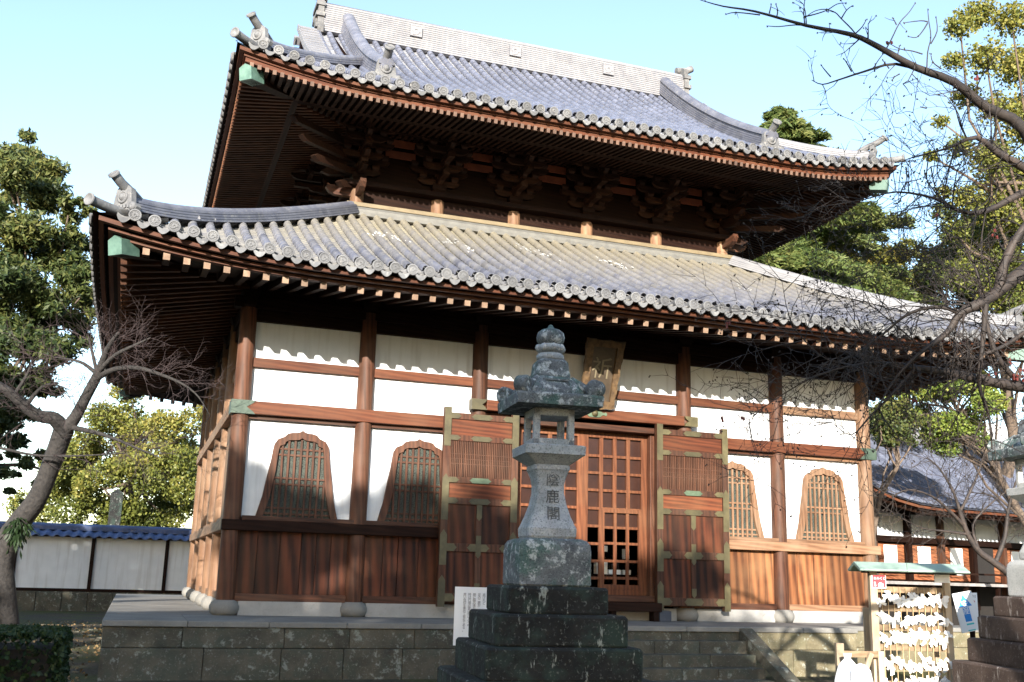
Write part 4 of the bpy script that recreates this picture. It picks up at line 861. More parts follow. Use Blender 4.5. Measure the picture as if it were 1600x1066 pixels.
def paper_knot(seed):
    r = random.Random(seed); m = MB(); hub = Vector((0,0,0))
    for k in range(4):
        an = r.uniform(0, math.tau); L = r.uniform(.06, .12); d = Vector((math.cos(an)*.8, r.uniform(-.5,.5), math.sin(an)-.45)).normalized(); s_ = d.cross(Vector((0,1,0))).normalized()*r.uniform(.014,.024); e = d*L; mid = d*L*.5+Vector((0, r.uniform(-.03,.01), 0))
        V = [hub-s_*.6, hub+s_*.6, mid+s_, mid-s_, e+s_*.9, e-s_*.9]; m.add(V, [(0,1,2,3),(3,2,4,5)]); m.add([v+Vector((0,.0015,0)) for v in V], [(0,3,2,1),(3,5,4,2)])
    m.obox((0,-.006,0), Vector((.022,0,.008)), Vector((0,.014,0)), Vector((-.006,0,.024))); return m.mesh('paper_fortune', PAPER)
KN = [paper_knot(i) for i in range(9)]; rowz = [(.86,.72,26), (.56,.46,18), (.30,.18,26), (-.06,-.20,18), (-.34,-.50,26)]
for zt, zb, n in rowz:
    for k in range(n):
        M = frame_M(rp(.08+(RW-.10)*(k+random.random())/n, .055+random.uniform(0,.04), random.uniform(zb, zt)), RXv, -RN, SZ) @ Matrix.Rotation(random.uniform(-.7,.7), 4, 'Y') @ Matrix.Scale(random.uniform(.75,1.15), 4)
        o = bpy.data.objects.new('paper_fortune', random.choice(KN)); COL.objects.link(o); o.matrix_world = M
        tag(o, 'white paper fortune tied to a string of the wooden rack', 'paper', 'paper fortunes tied to the rack')
# arrow sign and small sign
A0 = at(1510, 956, 16.5); tl = SZ*.975-RXv*.20; tl.normalize(); AXv = tl.cross(RN)*-1; AXv = AXv if AXv.x > 0 else -AXv
ar = thing('arrow_sign', 'leaning white sign with a blue upward arrow left of the brown lantern steps', 'sign', (A0.x, A0.y, -.85))
bd = MB().obox(A0, AXv*.155, RN*.01, tl*.305).build('board', PAPERB, ar); MB().obox(A0+Vector((.12,.05,-.72)), RXv*.02, RN*.02, SZ*.75).build('post', WDK[2], ar)
MB().prism([(-.11,.08),(-.052,.08),(-.052,-.15),(.052,-.15),(.052,.08),(.11,.08),(0,.27)], A0+RN*.0115, AXv, tl, RN*.001).build('blue_arrow', BLUE, bd)
for i, ch in enumerate('安産祈'): text_mesh(ch, .118, 'lettering', WHT if i < 2 else BLUE, .0006, frame_M(A0+RN*.0135+tl*(.115-.105*i), AXv, tl, RN), bd)
for z, h in ((-.19, .012), (-.285, .008)): MB().obox(A0+RN*.0115+tl*z+AXv*.01, AXv*.06, RN*.0006, tl*h).build('teal_print', TEAL, bd)
B0 = at(1521, 945, 16.9); sm2 = thing('small_sign', 'narrow white notice with a red arrow half hidden behind the blue arrow sign', 'sign', (B0.x, B0.y, -.85))
bd = MB().obox(B0, RXv*.065, RN*.01, SZ*.19).build('board', PAPERB, sm2); MB().obox(B0+Vector((0,.04,-.8)), RXv*.02, RN*.02, SZ*.8).build('post', WDK[2], sm2)
text_mesh('受付', .045, 'lettering', INK, .0006, frame_M(B0+RN*.0115+SZ*.13, RXv, SZ, RN), bd); text_mesh('→', .07, 'red_arrow', RED, .0006, frame_M(B0+RN*.0115+SZ*.05, RXv, SZ, RN), bd)
# wooden trestle and sacks
T0 = at(1312, 1030, 15.2); tr = thing('wooden_trestle', 'rough pale wooden trestle with a diagonal brace left of the paper rack', 'trestle', (T0.x, T0.y, -.85))
def tp(a, n, z): return Vector((T0.x, T0.y, 0))+RXv*a+RN*n+SZ*z
MB().obox(tp(0, 0, -.35), RXv*.055, RN*.05, SZ*.50).build('post', PW, tr, .006); MB().beam(tp(.05, 0, .0), tp(.62, -.05, .0), .05, .09).build('rail', PWX, tr, .006)
MB().beam(tp(.46, .02, .02), tp(.12, .1, -.75), .05, .07).build('brace', PW, tr, .006); MB().obox(tp(.62, -.06, -.4), RXv*.045, RN*.04, SZ*.45).build('post', PW, tr, .006)
def sack(c, w, h, lean, label, neck):
    m = MB(); V = []; n = 18; prof = [(.86,0),(1,.12),(1.02,.35),(.9,.62),(.62,.82),(.22,.92),(.30,1.0)] if neck else [(.85,0),(1,.12),(1.04,.4),(1.0,.7),(.85,.9),(.5,1.0),(.05,1.03)]
    for r, z in prof:
        for k in range(n): an = k*math.tau/n; q = w*r*(1+.07*math.sin(3*an+z*5)+.05*math.sin(7*an+2)); V.append((c.x+q*math.cos(an)+lean*z*h, c.y+q*.7*math.sin(an), c.z+z*h))
    m.add(V, [(i*n+k, i*n+(k+1)%n, (i+1)*n+(k+1)%n, (i+1)*n+k) for i in range(len(prof)-1) for k in range(n)], True); m.add(V[-n:], [tuple(range(n))]); tag(m.build('white_sack', SACK), label, 'sack')
s1 = at(1322, 1066, 14.8); sack(Vector((s1.x, s1.y, -.85)), .22, .88, .05, 'white cloth sack gathered to a neck leaning on the trestle', True)
s2 = at(1346, 1066, 14.6); sack(Vector((s2.x, s2.y, -.85)), .17, .74, 0, 'squat white sack standing against the left post of the rack', False)

# ------------------------------------------------------------------ tiled boundary wall behind, left
TW = thing('boundary_wall', 'long white plaster wall with blue tiled coping and dark posts behind the temple', 'wall', (-12, 24, -.85))
TX0, TX1, TY = -23.0, 4.0, 24.0
bx_ = [TX0+2.77*k for k in range(11)]; off_ = (-10.63-bx_[4]); bx_ = [b+off_ for b in bx_]
wx = MB().box(bx_[0], bx_[-1], TY, TY+.5, -.9, -.12).build('stone_footing', ST_PL, TW)
for a, b in zip(bx_, bx_[1:]):
    MB().box(a+.06, b-.06, TY+.06, TY+.4, .0, 1.95).build('plaster_panel', PLAS, TW); MB().box(b-.07, b+.07, TY-.02, TY+.42, -.12, 1.95).build('post', WDK[2], TW)
    for k in range(3):
        x0 = a+(b-a)*k/3; MB().box(x0+.01, x0+(b-a)/3-.01, TY-.05, TY+.1, -.9, -.14-random.uniform(0,.02)).build('footing_stone', ST_PL, TW, .02)
MB().box(bx_[0], bx_[-1], TY+.02, TY+.44, -.12, .0).build('ground_beam', WDK[0], TW); MB().box(bx_[0], bx_[-1], TY-.1, TY+.5, 1.95, 2.05).build('top_beam', WDK[0], TW)
m = MB(); n = 9; pw = .38; V = []
for j, (y, z) in enumerate(((0,-.06),(0,0),(.34,.115))):
    for k in range(n): u = k/(n-1); V.append((u*pw, y, z+.045*math.sin(u*math.tau)+(.012 if j == 1 else 0)))
m.add(V, [(j*n+i, j*n+i+1, (j+1)*n+i+1, (j+1)*n+i) for j in range(2) for i in range(n-1)], True); pm = m.mesh('pan_tile', TILE_BL)
x = -17.0
while x < -3:
    for j in range(2): place('pan_tile', pm, TW, Matrix.Translation((x, TY-.34+.27*j, 2.03+.11*j)))
    x += pw
m = MB(); m.grid(lambda u, v: (u, TY+.45+(v*.34 if v < 9 else 0), 2.27-.0-v*.12), [-17, -3], [0, .5, 1, 2]); m.build('rear_coping', TILE_BL, TW)
m = MB(); ridge_stack([Vector((-17+14*k/10, TY+.24, 2.22)) for k in range(11)], None, 3, m, .42, .055, .012, .11); m.build('wall_ridge', TILE_BL, TW)
MON = at(180, 800, 50); m = MB(); m.box(MON.x-.28, MON.x+.28, MON.y-.28, MON.y+.28, -.85, 4.2); m.lathe([(.40, 4.2), (.40, 4.28), (.02, 4.5)], 4, (MON.x, MON.y, 0), rot=rad(45), smooth=False)
tag(m.build('stone_pillar', ST_DK), 'dark square stone pillar rising behind the boundary wall', 'pillar')

# ------------------------------------------------------------------ side hall, right
SHo = Vector((17.4, 12.5, 0)); sx_ = Vector((.985, .17, 0)).normalized(); sy_ = Vector((-sx_.y, sx_.x, 0))
SH = thing('side_hall', 'low temple building with grey tiled roof and white shutters behind the right side', 'temple building', (SHo.x+4, SHo.y+2, -.85))
SM = frame_M(SHo, sx_, sy_, SZ)
def sb(mb, x0, x1, y0, y1, z0, z1): mb.obox(SM @ Vector(((x0+x1)/2, (y0+y1)/2, (z0+z1)/2)), sx_*(x1-x0)/2, sy_*(y1-y0)/2, SZ*(z1-z0)/2); return mb
def sp_(name, mt, *b): return sb(MB(), *b).build(name, mt, SH)
sp_('core', WDK[0], -3, 24, .3, 9, 1.0, 4.6); sp_('under_floor', DARKIN, -3, 24, 1.2, 9, -.85, 1.0)
WSH = wood('side_hall_board', 'X', (.10,.03,.014), (.34,.12,.05), (.3,.17,.09), .3)
bay = 1.9
for k in range(-1, 12):
    x0 = k*bay; sp_('post', WDK[2] if k % 2 else WZ, x0-.10, x0+.10, -.02, .2, .1, 4.3); sp_('plaster_panel', PLAS, x0+.12, x0+bay-.12, .2, .26, 2.85, 3.72)
    for j in range(9): sp_('board', WSH, x0+.10, x0+bay-.10, .22+.0*j, .255-.012*(j % 2), 1.22+j*.15, 1.22+j*.15+.14)
    if k not in (3, 6): sp_('white_shutter', PAPER, x0+.62, x0+1.32, .14, .18, 1.45, 2.50); sp_('shutter_sill', WSH, x0+.58, x0+1.36, .12, .2, 1.36, 1.43)
    else: sp_('dark_doorway', DARKIN, x0+.2, x0+1.3, .12, .18, 1.2, 2.6)
    sp_('veranda_post', WDK[2], x0-.07, x0+.07, -1.0, -.86, -.85, 1.02)
sp_('lintel', WDK[0], -3, 24, -.05, .22, 2.62, 2.84); sp_('upper_beam', WDK[0], -3, 24, -.03, .22, 3.73, 3.9); sp_('veranda_floor', simple('weathered_deck', (.16,.14,.13), (.27,.25,.24), 4, .8), -3, 24, -1.15, .2, 1.03, 1.14); sp_('veranda_rail', WDK[0], -3, 24, -1.10, -1.04, 1.45, 1.52)
sp_('stone_base', ST_CURB, -3, 24, -1.6, 9, -.86, -.55)
PAN_L2 = simple('side_hall_roof_bed', (.04,.042,.055), (.075,.078,.095), 5, .6)
def srp(x, t, dz=0):                                     # roof surface: t 0..1 from eave to ridge, with the eave rising towards its left end
    y = -1.9+t*6.6; z = 3.95+3.6*(.62*t+.38*t*t)+(.40*max(0, (1.5-x)/3.)**2)*(1-t); return SM @ Vector((x, y, z+dz))
m = MB(); m.grid(lambda u, v: srp(u, v, -.08), [-3+27*k/24 for k in range(25)], [k/8 for k in range(9)]); rfS = m.build('roof', PAN_L2, SH)
m = MB(); m.grid(lambda u, v: srp(u, v*.32, -.30), [-3+27*k/24 for k in range(25)], [k/4 for k in range(5)]); m.build('soffit', WDK[0], SH)
for (z0, mt, y0) in ((-.20, WOR, .02), (-.30, WDK[0], .05)):
    m = MB()
    for k in range(24): m.beam(srp(-3+27*k/24, y0, z0), srp(-3+27*(k+1)/24, y0, z0), .12, .09)
    m.build('eave_beam', mt, SH)
x = -3; CM_ = None
TILE_SH = tile('side_hall_tile', (.085,.095,.14), (.14,.155,.205), (.2,.2,.19), .3)
roll = MB(); A = arc(.10, 4, 0, math.pi)
while x < 24:
    pts = [srp(x, k/6, .0) for k in range(7)]
    m = MB(); V = []
    for p in pts: V += [p+sx_*c+SZ*s_ for c, s_ in A]
    m.add(V, [(i*5+j, i*5+j+1, (i+1)*5+j+1, (i+1)*5+j) for i in range(6) for j in range(4)], True); m.add(V[:5], [(0,1,2,3,4)]); m.build('tile_row', TILE_SH, rfS); x += .32
m = MB(); x = -3
while x < 24: p = srp(x, .0, -.36); m.beam(p+sy_*.05, p+sy_*1.9+SZ*.35, .08, .09); x += .26
m.build('rafter_row', WEND, SH, kind='stuff')
m = MB(); ridge_stack([srp(-3+27*k/10, 1.0, -.1) for k in range(11)], None, 6, m, .6, .09, .02, .16); m.build('roof_ridge', TILE_RDG, SH)
# pale clerestory and red-brown beam seen above that roof
m = sb(MB(), -1, 22, 6.4, 6.6, 7.2, 9.3); m.build('upper_wall', PLAS, SH); sp_('upper_wall_beam', WX, -1, 22, 6.3, 6.4, 8.15, 8.4)

# ------------------------------------------------------------------ trees
def leaf_mesh(name, C, size, mt, parent, tone, dirs=None, elong=1.0, flat=0., wid=1.):
    N = len(C); a = RNG.normal(size=(N,3)) if dirs is None else dirs+RNG.normal(size=(N,3))*.35
    a[:,2] *= (1-flat); a /= np.linalg.norm(a, axis=1)[:,None]; b = RNG.normal(size=(N,3)); b -= a*(a*b).sum(1)[:,None]; b /= np.linalg.norm(b, axis=1)[:,None]
    s = size*RNG.uniform(.6, 1.35, (N,1)); A = a*s*elong; B = b*s*.5*wid
    V = np.stack([C-A*.5, C+B*.9, C+A*.5, C-B*.9], 1).reshape(-1,3).astype('f4')
    me = bpy.data.meshes.new(name); me.vertices.add(4*N); me.loops.add(4*N); me.polygons.add(N)
    me.vertices.foreach_set('co', V.ravel()); me.loops.foreach_set('vertex_index', np.arange(4*N, dtype='i4')); me.polygons.foreach_set('loop_start', np.arange(0, 4*N, 4, dtype='i4'))
    try: me.polygons.foreach_set('loop_total', np.full(N, 4, dtype='i4'))
    except Exception: pass
    at_ = me.attributes.new('tone', 'FLOAT', 'POINT'); at_.data.foreach_set('value', np.repeat(tone.astype('f4'), 4))
    me.materials.append(mt); me.update(calc_edges=True); return place(name, me, parent)
def clump_points(cl, n_per, squash=.75, shell=.55):
    P, T = [], []
    for (c, r) in cl:
        n = max(6, int(n_per*r*r)); d = RNG.normal(size=(n,3)); d /= np.linalg.norm(d, axis=1)[:,None]; q = r*(shell+(1-shell)*RNG.random((n,1)))*RNG.uniform(.75,1.12,(n,1)); p = d*q; p[:,2] *= squash
        P.append(np.array(c)+p); T.append(np.clip(RNG.normal(.5+.35*(RNG.random()-.5), .22, n), 0, 1))
    return np.concatenate(P), np.concatenate(T)
def limb(mb, p0, p1, r0, r1, n=5, wob=.12, sides=6):
    p0, p1 = Vector(p0), Vector(p1); L = (p1-p0).length; pts = []
    for k in range(n+1):
        t = k/n; q = p0.lerp(p1, t)+Vector((random.uniform(-1,1), random.uniform(-1,1), random.uniform(-.6,.6)+.5*math.sin(math.pi*t)))*L*wob*(0 if k in (0, n) else .5); pts.append(q)
    mb.tube(pts, [r0+(r1-r0)*k/n for k in range(n+1)], sides); return pts
def broad_tree(name, label, base, center, rx, ry, rz, nclump, rc, n_per, leaf, mt, bark, group=None, trunk_r=.35, shell=.35, squash=.8, kind_cat='tree', seed=1, cl_extra=None, elong=1.3):
    global RNG
    random.seed(seed); RNG = np.random.default_rng(seed); t = thing(name, label, kind_cat, tuple(base), 0, group); cl = []; c0 = Vector(center)
    for i in range(nclump):
        d = RNG.normal(size=3); d /= np.linalg.norm(d); q = .45+.55*RNG.random()**.6; p = c0+Vector((d[0]*rx*q, d[1]*ry*q, d[2]*rz*q)); cl.append((tuple(p), rc*RNG.uniform(.6, 1.35)))
    if cl_extra: cl += cl_extra
    tr = MB(); top = Vector((c0.x, c0.y, c0.z-rz*.15)); pts = limb(tr, base, top, trunk_r, trunk_r*.45, 6, .06, 8); o = tr.build('trunk', bark, t)
    lm = MB()
    for c, r in cl[::max(1, len(cl)//18)]: limb(lm, pts[random.randint(3, 6)], c, trunk_r*.28, .03, 4, .15, 5)
    lm.build('limb', bark, t); P, T = clump_points(cl, n_per, squash, shell); T = np.clip(T+.18*(P[:,2]-c0.z)/rz, 0, 1); leaf_mesh('crown', P, leaf, mt, t, T, elong=elong); return t
def gz(p): return Vector((p.x, p.y, -.85))
def conifer(name, label, base, h, r0, nb, mt, seed, group=None, z0=.15, leaf=.35, dens=46):
    global RNG
    random.seed(seed); RNG = np.random.default_rng(seed); t = thing(name, label, 'tree', tuple(base), 0, group); b = Vector(base); tr = MB(); tr.tube([b, b+SZ*h*.5, b+SZ*h], [h*.018, h*.011, .03], 7); tr.build('trunk', BARKB, t)
    lm = MB(); P, Dv, T = [], [], []
    for i in range(nb):
        f = z0+(1-z0)*(i+random.random())/nb; L = r0*(1-f)**.78*random.uniform(.65, 1.15)+.25; an = random.uniform(0, math.tau); d = Vector((math.cos(an), math.sin(an), 0)); p0 = b+SZ*h*f; up = .35 if f > .7 else .05; tn = random.random()
        pts = [p0+d*L*q+SZ*(L*(up*q-.38*q*q)+ .12*L*max(0, q-.75)) for q in (0, .25, .5, .75, 1)]; lm.tube(pts, [.05+.012*L, .04, .03, .02, .01], 4)
        n = int(dens*L)
        for k in range(n):
            q = random.random()**.75; j = min(3, int(q*4)); p = pts[j].lerp(pts[j+1], q*4-j); wdt = L*.30*(1-q*.7)+.1; s_ = Vector((-d.y, d.x, 0))*random.uniform(-1,1)*wdt
            P.append(p+s_+SZ*random.uniform(-.28,.08)*(.5+wdt)); Dv.append(tuple(d*.6+s_.normalized()*.7+SZ*random.uniform(-.5,.25))); T.append(min(1, max(0, .35+.3*tn+random.gauss(0,.18)+.25*q)))
    lm.build('limb', BARKB, t); leaf_mesh('crown', np.array([tuple(p) for p in P]), leaf, mt, t, np.array(T), np.array(Dv), 2.3, wid=.5); return t
# left: dense dark evergreen near the roof corner, its low boughs, and the sunlit trees beyond the wall
c = at(10, 480, 33); cle = []
for (u, v, d, r) in ((20,270,33,1.5),(75,300,33,1.1),(50,360,32,1.3),(100,410,33,1.2),(120,380,34,.8),(20,430,31,1.4),(70,480,32,1.3),(115,500,33,.9),(30,540,31,1.3),(90,545,32,1.1),(130,470,33,.7),(10,600,31,1.2),(60,600,32,.9),(-30,340,32,1.8),(-40,470,32,1.8),(-40,580,31,1.6),(40,250,34,1.0),(110,340,33,.6),(5,660,31,.8),(28,690,31,.5),(55,650,31,.5),(8,740,31,.45),(40,720,31,.35),(125,430,32,.7)): cle += [(tuple(at(u, v, d)), r*.72)]+[(tuple(at(u+random.gauss(0,20), v+random.gauss(0,22), d+random.gauss(0,.6))), r*random.uniform(.28,.55)) for _ in range(5)]
broad_tree('evergreen_tree', 'tall dark evergreen with clumped boughs left of the temple roof corner', gz(at(-45, 900, 33)), at(10, 470, 33), 1.6, 2.5, 4.6, 8, .6, 2600, .085, LF_PN, BARKB, seed=11, cl_extra=cle, squash=.62, shell=.0, trunk_r=.3, elong=2.6)
c = at(190, 745, 58)
broad_tree('camphor_tree', 'broad sunlit yellow-green tree rising behind the white boundary wall', gz(at(200, 880, 58)), at(205, 740, 58), 4.6, 4, 3.4, 80, .95, 900, .135, LF_YL, BARKB, seed=12, shell=.55, cl_extra=[(tuple(at(u, v, 58)), 1.1) for u, v in ((60,800),(40,790),(95,760),(130,700),(160,650),(200,610),(250,600),(300,600),(330,640),(120,740),(300,660),(280,560),(230,560))])
# right: conifers behind the roof, rounded trees beyond, large sunlit tree at the edge
k1 = at(1228, 560, 45); conifer('conifer_tree', 'tall drooping conifer behind the right side of the upper roof', gz(k1), at(1222, 128, 45).z+.85, 13.5, 210, LF_CO, 21, z0=.55, leaf=.17, dens=330)
k2 = at(1295, 560, 50); conifer('conifer_tree', 'shorter feathery conifer right of the tall one between the roofs', gz(k2), at(1312, 235, 50).z+.85, 9.5, 110, LF_CO, 22, z0=.55, leaf=.17, dens=260)
broad_tree('oak_tree', 'rounded yellow-green tree above the right end of the lower roof', gz(at(1415, 900, 52)), at(1412, 440, 52), 2.2, 2.2, 2.0, 30, .75, 1300, .125, LF_YL, BARKB, seed=31, shell=.5, trunk_r=.3, cl_extra=[(tuple(at(u, v, 52)), .8) for u, v in ((1360,440),(1350,465),(1385,405),(1420,390),(1455,400),(1480,430),(1440,440),(1380,460),(1410,470),(1460,470))])
cle = [(tuple(at(u, v, 40+random.uniform(-1.5,1.5))), r) for (u, v, r) in ((1500,40,.7),(1530,20,.8),(1580,30,.9),(1490,95,.55),(1540,90,.9),(1590,110,.9),(1470,190,.4),(1510,150,.7),(1560,170,.9),(1600,200,1.0),(1455,245,.35),(1500,230,.6),(1550,250,.9),(1600,280,1.),(1475,300,.4),(1510,310,.7),(1560,330,1.),(1610,360,1.1),(1490,360,.7),(1530,390,1.),(1580,420,1.1),(1500,430,.9),(1560,460,1.),(1600,490,1.),(1660,300,1.6),(1680,120,1.5),(1640,430,1.4))]
broad_tree('camphor_tree', 'large sunlit yellow-green tree with airy foliage at the upper right edge', gz(at(1640, 900, 40)), at(1650, 260, 41), 1.8, 3, 5.5, 14, 1.0, 1500, .105, LF_YL, BARKB, seed=32, cl_extra=cle, shell=.3, trunk_r=.4)
broad_tree('broadleaf_tree', 'bright green low tree in front of the side hall roof', gz(at(1690, 900, 36)), at(1500, 640, 36), 1.9, 1.5, 1.0, 24, .50, 2200, .085, LF_GR, BARKB, seed=33, shell=.5, trunk_r=.18, cl_extra=[(tuple(at(u, v, 36)), .5) for u, v in ((1400,620),(1430,600),(1390,660),(1420,650),(1460,690),(1480,700),(1530,690),(1460,610),(1500,600),(1545,630))])
broad_tree('dark_bush_tree', 'dark green shadowy foliage beside the temple corner under the right eave', gz(at(1335, 900, 34)), at(1402, 668, 34), .8, .8, .75, 16, .42, 2400, .08, LF_DK, BARKB, seed=34, trunk_r=.12)
broad_tree('dark_evergreen_tree', 'dark evergreen behind the large sunlit tree at the right edge', gz(at(1560, 900, 48)), at(1570, 400, 48), 3.4, 3, 3.6, 40, 1.0, 900, .14, LF_DK, BARKB, seed=35, shell=.5)
# trees that stand behind the viewer and shade the lower left of the temple; unseen trees added round the precinct
def canopy(pts, r):                                       # boughs filling a crown whose top line is set by the wanted shade
    out = []
    for x, y, zt, zb in pts:
        z = zt-r*.7
        while z > zb: out.append(((x+random.uniform(-.25,.25), y+random.uniform(-.7,.7), z), r*random.uniform(.85,1.2))); z -= r*1.05
    return out
def sh(x, z, y=-33., yw=.2): k = (yw-y); return (x-SUN.x/SUN.y*k, y, z-SUN.z/SUN.y*k)
line = [(-16,4),(-14.5,3.6),(-13.6,2.4),(-12,.6),(-10.5,.3),(-9.2,.3),(-8.4,.8),(-7.9,2.6),(-7.3,3.1),(-6.7,2.75),(-6.1,2.55),(-5.5,2.35),(-4.9,2.6),(-4.3,2.75),(-3.7,2.9),(-3.1,2.4),(-2.5,2.0),(-1.9,2.6),(-1.3,2.3),(-.7,1.9),(-.1,1.6),(.5,1.3),(1.1,1.1),(1.7,1.5),(2.3,1.7),(2.9,1.3),(3.4,.7)]
random.seed(70)
tops = [sh(x, z) for x, z in line]
groups = [tops[0:4], tops[4:8], tops[8:12], tops[12:17], tops[17:22], tops[22:26]]
for i, g_ in enumerate(groups):
    cx = sum(p[0] for p in g_)/len(g_); zt = max(p[2] for p in g_)
    broad_tree('evergreen_tree', 'dense evergreen standing behind the viewer and shading the temple', (cx, -33, -.85), (cx, -33, zt*.45), 1.2, 1.2, zt*.4, 16, .8, 170, .34, LF_DK, BARKB, seed=41+i, group='evergreens out of view that shade the temple', shell=.1, cl_extra=canopy([(x, y, z, 3.) for x, y, z in g_], .75), trunk_r=.25)
wl = [sh(x, 2.75, 1.5, 24.) for x in np.arange(-18.5, -5.2, .62)]  # unseen trees added on the left to shade the boundary wall
for i in range(3):
    g_ = wl[i*8:i*8+8]
    if not g_: continue
    cx = sum(p[0] for p in g_)/len(g_)
    broad_tree('evergreen_tree', 'dense evergreen added out of view left of the temple to shade the wall', (cx, 1.5, -.85), (cx, 1.5, 5.5), 1.2, 1.2, 3.4, 14, .8, 170, .34, LF_DK, BARKB, seed=61+i, group='evergreens out of view that shade the temple', shell=.1, cl_extra=canopy([(x, y, z, 3.) for x, y, z in g_], .85), trunk_r=.25)
for i, (x, y, h, r_) in enumerate(((-3, -44, 11, 4), (6, -46, 14, 5), (16, -44, 15, 5), (27, -38, 16, 5), (-39, -20, 15, 5), (-38, -9, 14, 5), (-46, -30, 17, 5))):  # unseen trees added to block low sky light
    broad_tree('evergreen_tree', 'dense evergreen added out of view to cut low sky light', (x, y, -.85), (x, y, h*.5-.9), r_, r_, h*.5, 95, 1.2, 60, .5, LF_DK, BARKB, seed=81+i, group='evergreens added out of view to cut sky light', shell=.2)

# bare trees
def twigs(mb, p, d, L, r, depth, rnd, droop=0., spread=.9, sides=4, seg=4, buds=None, plane=None):
    pts = [p]; d = d.normalized()
    for k in range(seg):
        d = (d+Vector((rnd.gauss(0,.16), rnd.gauss(0,.16), rnd.gauss(0,.16)-droop))).normalized(); pts.append(pts[-1]+d*L/seg)
    mb.tube(pts, [r*(1-.6*k/seg) for k in range(seg+1)], sides)
    if depth == 0:
        if buds is not None and rnd.random() < .4: buds.append(pts[-1])
        return
    for k in range(1, seg+1):
        for _ in range(1 if k < seg else 2):
            if rnd.random() < .85:
                a = Vector((rnd.gauss(0,1), rnd.gauss(0,1), rnd.gauss(0,1))); a -= d*a.dot(d); a.normalize(); twigs(mb, pts[k], d+a*spread*rnd.uniform(.6,1.2), L*rnd.uniform(.42,.72), max(r*.6, .0026), depth-1, rnd, droop, spread, 3 if depth < 2 else 4, 3, buds)
def px_limb(mb, path, n=3):                              # path of (u, v, depth, radius) -> smooth tube through the points
    P = [at(u, v, d) for u, v, d, r in path]; Rr = [q[3] for q in path]; pts, rs = [], []
    for i in range(len(P)-1):
        a, b = P[i], P[i+1]; m0 = (P[i+1]-P[max(i-1,0)])*.5; m1 = (P[min(i+2,len(P)-1)]-P[i])*.5
        for k in range(n):
            t = k/n; h = (2*t**3-3*t*t+1); pts.append(a*h+m0*(t**3-2*t*t+t)+b*(-2*t**3+3*t*t)+m1*(t**3-t*t)); rs.append(Rr[i]+(Rr[i+1]-Rr[i])*t)
    pts.append(P[-1]); rs.append(Rr[-1]); mb.tube(pts, rs, 7); return pts
# cherry tree over the right of the picture
CH = thing('cherry_tree', 'bare cherry tree spreading leafless branches in from the right edge', 'tree', tuple(gz(at(1850, 700, 9.5)))); rn = random.Random(5)
mb = MB(); D_ = 9.2
tb = at(1850, 700, 9.5); mb.tube([gz(tb), Vector((tb.x, tb.y, .8)), at(1800, 560, 9.4), at(1720, 380, 9.3)], [.19, .16, .13, .09], 9); mb.build('trunk', BARKC, CH)
mains = [
 [(1720,380,9.3,.075),(1660,330,9.2,.06),(1600,203,9.1,.052),(1540,168,9,.044),(1490,128,8.9,.036),(1430,105,8.8,.030),(1370,72,8.7,.024),(1330,54,8.7,.020),(1260,40,8.6,.014),(1180,18,8.5,.009),(1130,10,8.5,.006),(1094,0,8.4,.003)],
 [(1455,118,8.9,.016),(1400,100,8.8,.012),(1350,112,8.7,.009),(1310,125,8.7,.007),(1285,132,8.6,.005),(1268,125,8.6,.003)],
 [(1720,380,9.3,.07),(1640,290,9.0,.05),(1600,262,8.9,.040),(1560,240,8.8,.030),(1525,215,8.7,.02),(1480,232,8.6,.010),(1430,245,8.6,.006),(1410,252,8.5,.003)],
 [(1800,560,9.4,.10),(1660,400,9.0,.075),(1600,425,8.8,.062),(1560,455,8.7,.052),(1530,475,8.6,.045),(1500,490,8.6,.036),(1480,520,8.6,.026),(1440,550,8.5,.017),(1400,590,8.5,.010),(1370,640,8.4,.005)],
 [(1560,455,8.7,.045),(1570,410,8.7,.04),(1590,370,8.7,.034),(1620,330,8.7,.026)],
 [(1800,560,9.4,.10),(1700,610,9.1,.07),(1600,605,8.9,.050),(1540,595,8.8,.042),(1480,582,8.7,.034),(1430,575,8.6,.026),(1380,568,8.6,.017),(1330,572,8.5,.010),(1270,590,8.5,.006),(1210,625,8.4,.004),(1170,655,8.4,.002)],
 [(1500,490,8.6,.022),(1470,480,8.6,.017),(1420,490,8.5,.012),(1370,530,8.5,.009),(1310,565,8.4,.006),(1270,545,8.4,.005),(1235,500,8.4,.004),(1222,440,8.4,.002)],
 [(1600,605,8.9,.03),(1560,560,8.8,.022),(1540,500,8.8,.018),(1530,440,8.8,.013),(1515,400,8.8,.009),(1490,370,8.7,.005),(1440,400,8.7,.003),(1380,382,8.7,.002)],
 [(1600,300,8.9,.032),(1540,330,8.8,.024),(1500,330,8.8,.018),(1460,310,8.7,.012),(1400,300,8.7,.008),(1350,312,8.7,.005),(1290,322,8.6,.002)],
 [(1540,475,8.6,.026),(1535,540,8.6,.020),(1530,600,8.6,.016),(1545,650,8.6,.012),(1550,700,8.6,.006)],
 [(1430,575,8.6,.016),(1400,610,8.5,.012),(1360,650,8.5,.008),(1330,680,8.4,.005),(1300,660,8.4,.003)],
 [(1600,520,8.9,.02),(1560,545,8.8,.016),(1500,560,8.7,.012),(1440,540,8.7,.008),(1390,500,8.6,.005),(1350,470,8.6,.003)]]
buds = []; tw = MB(); tri = 0
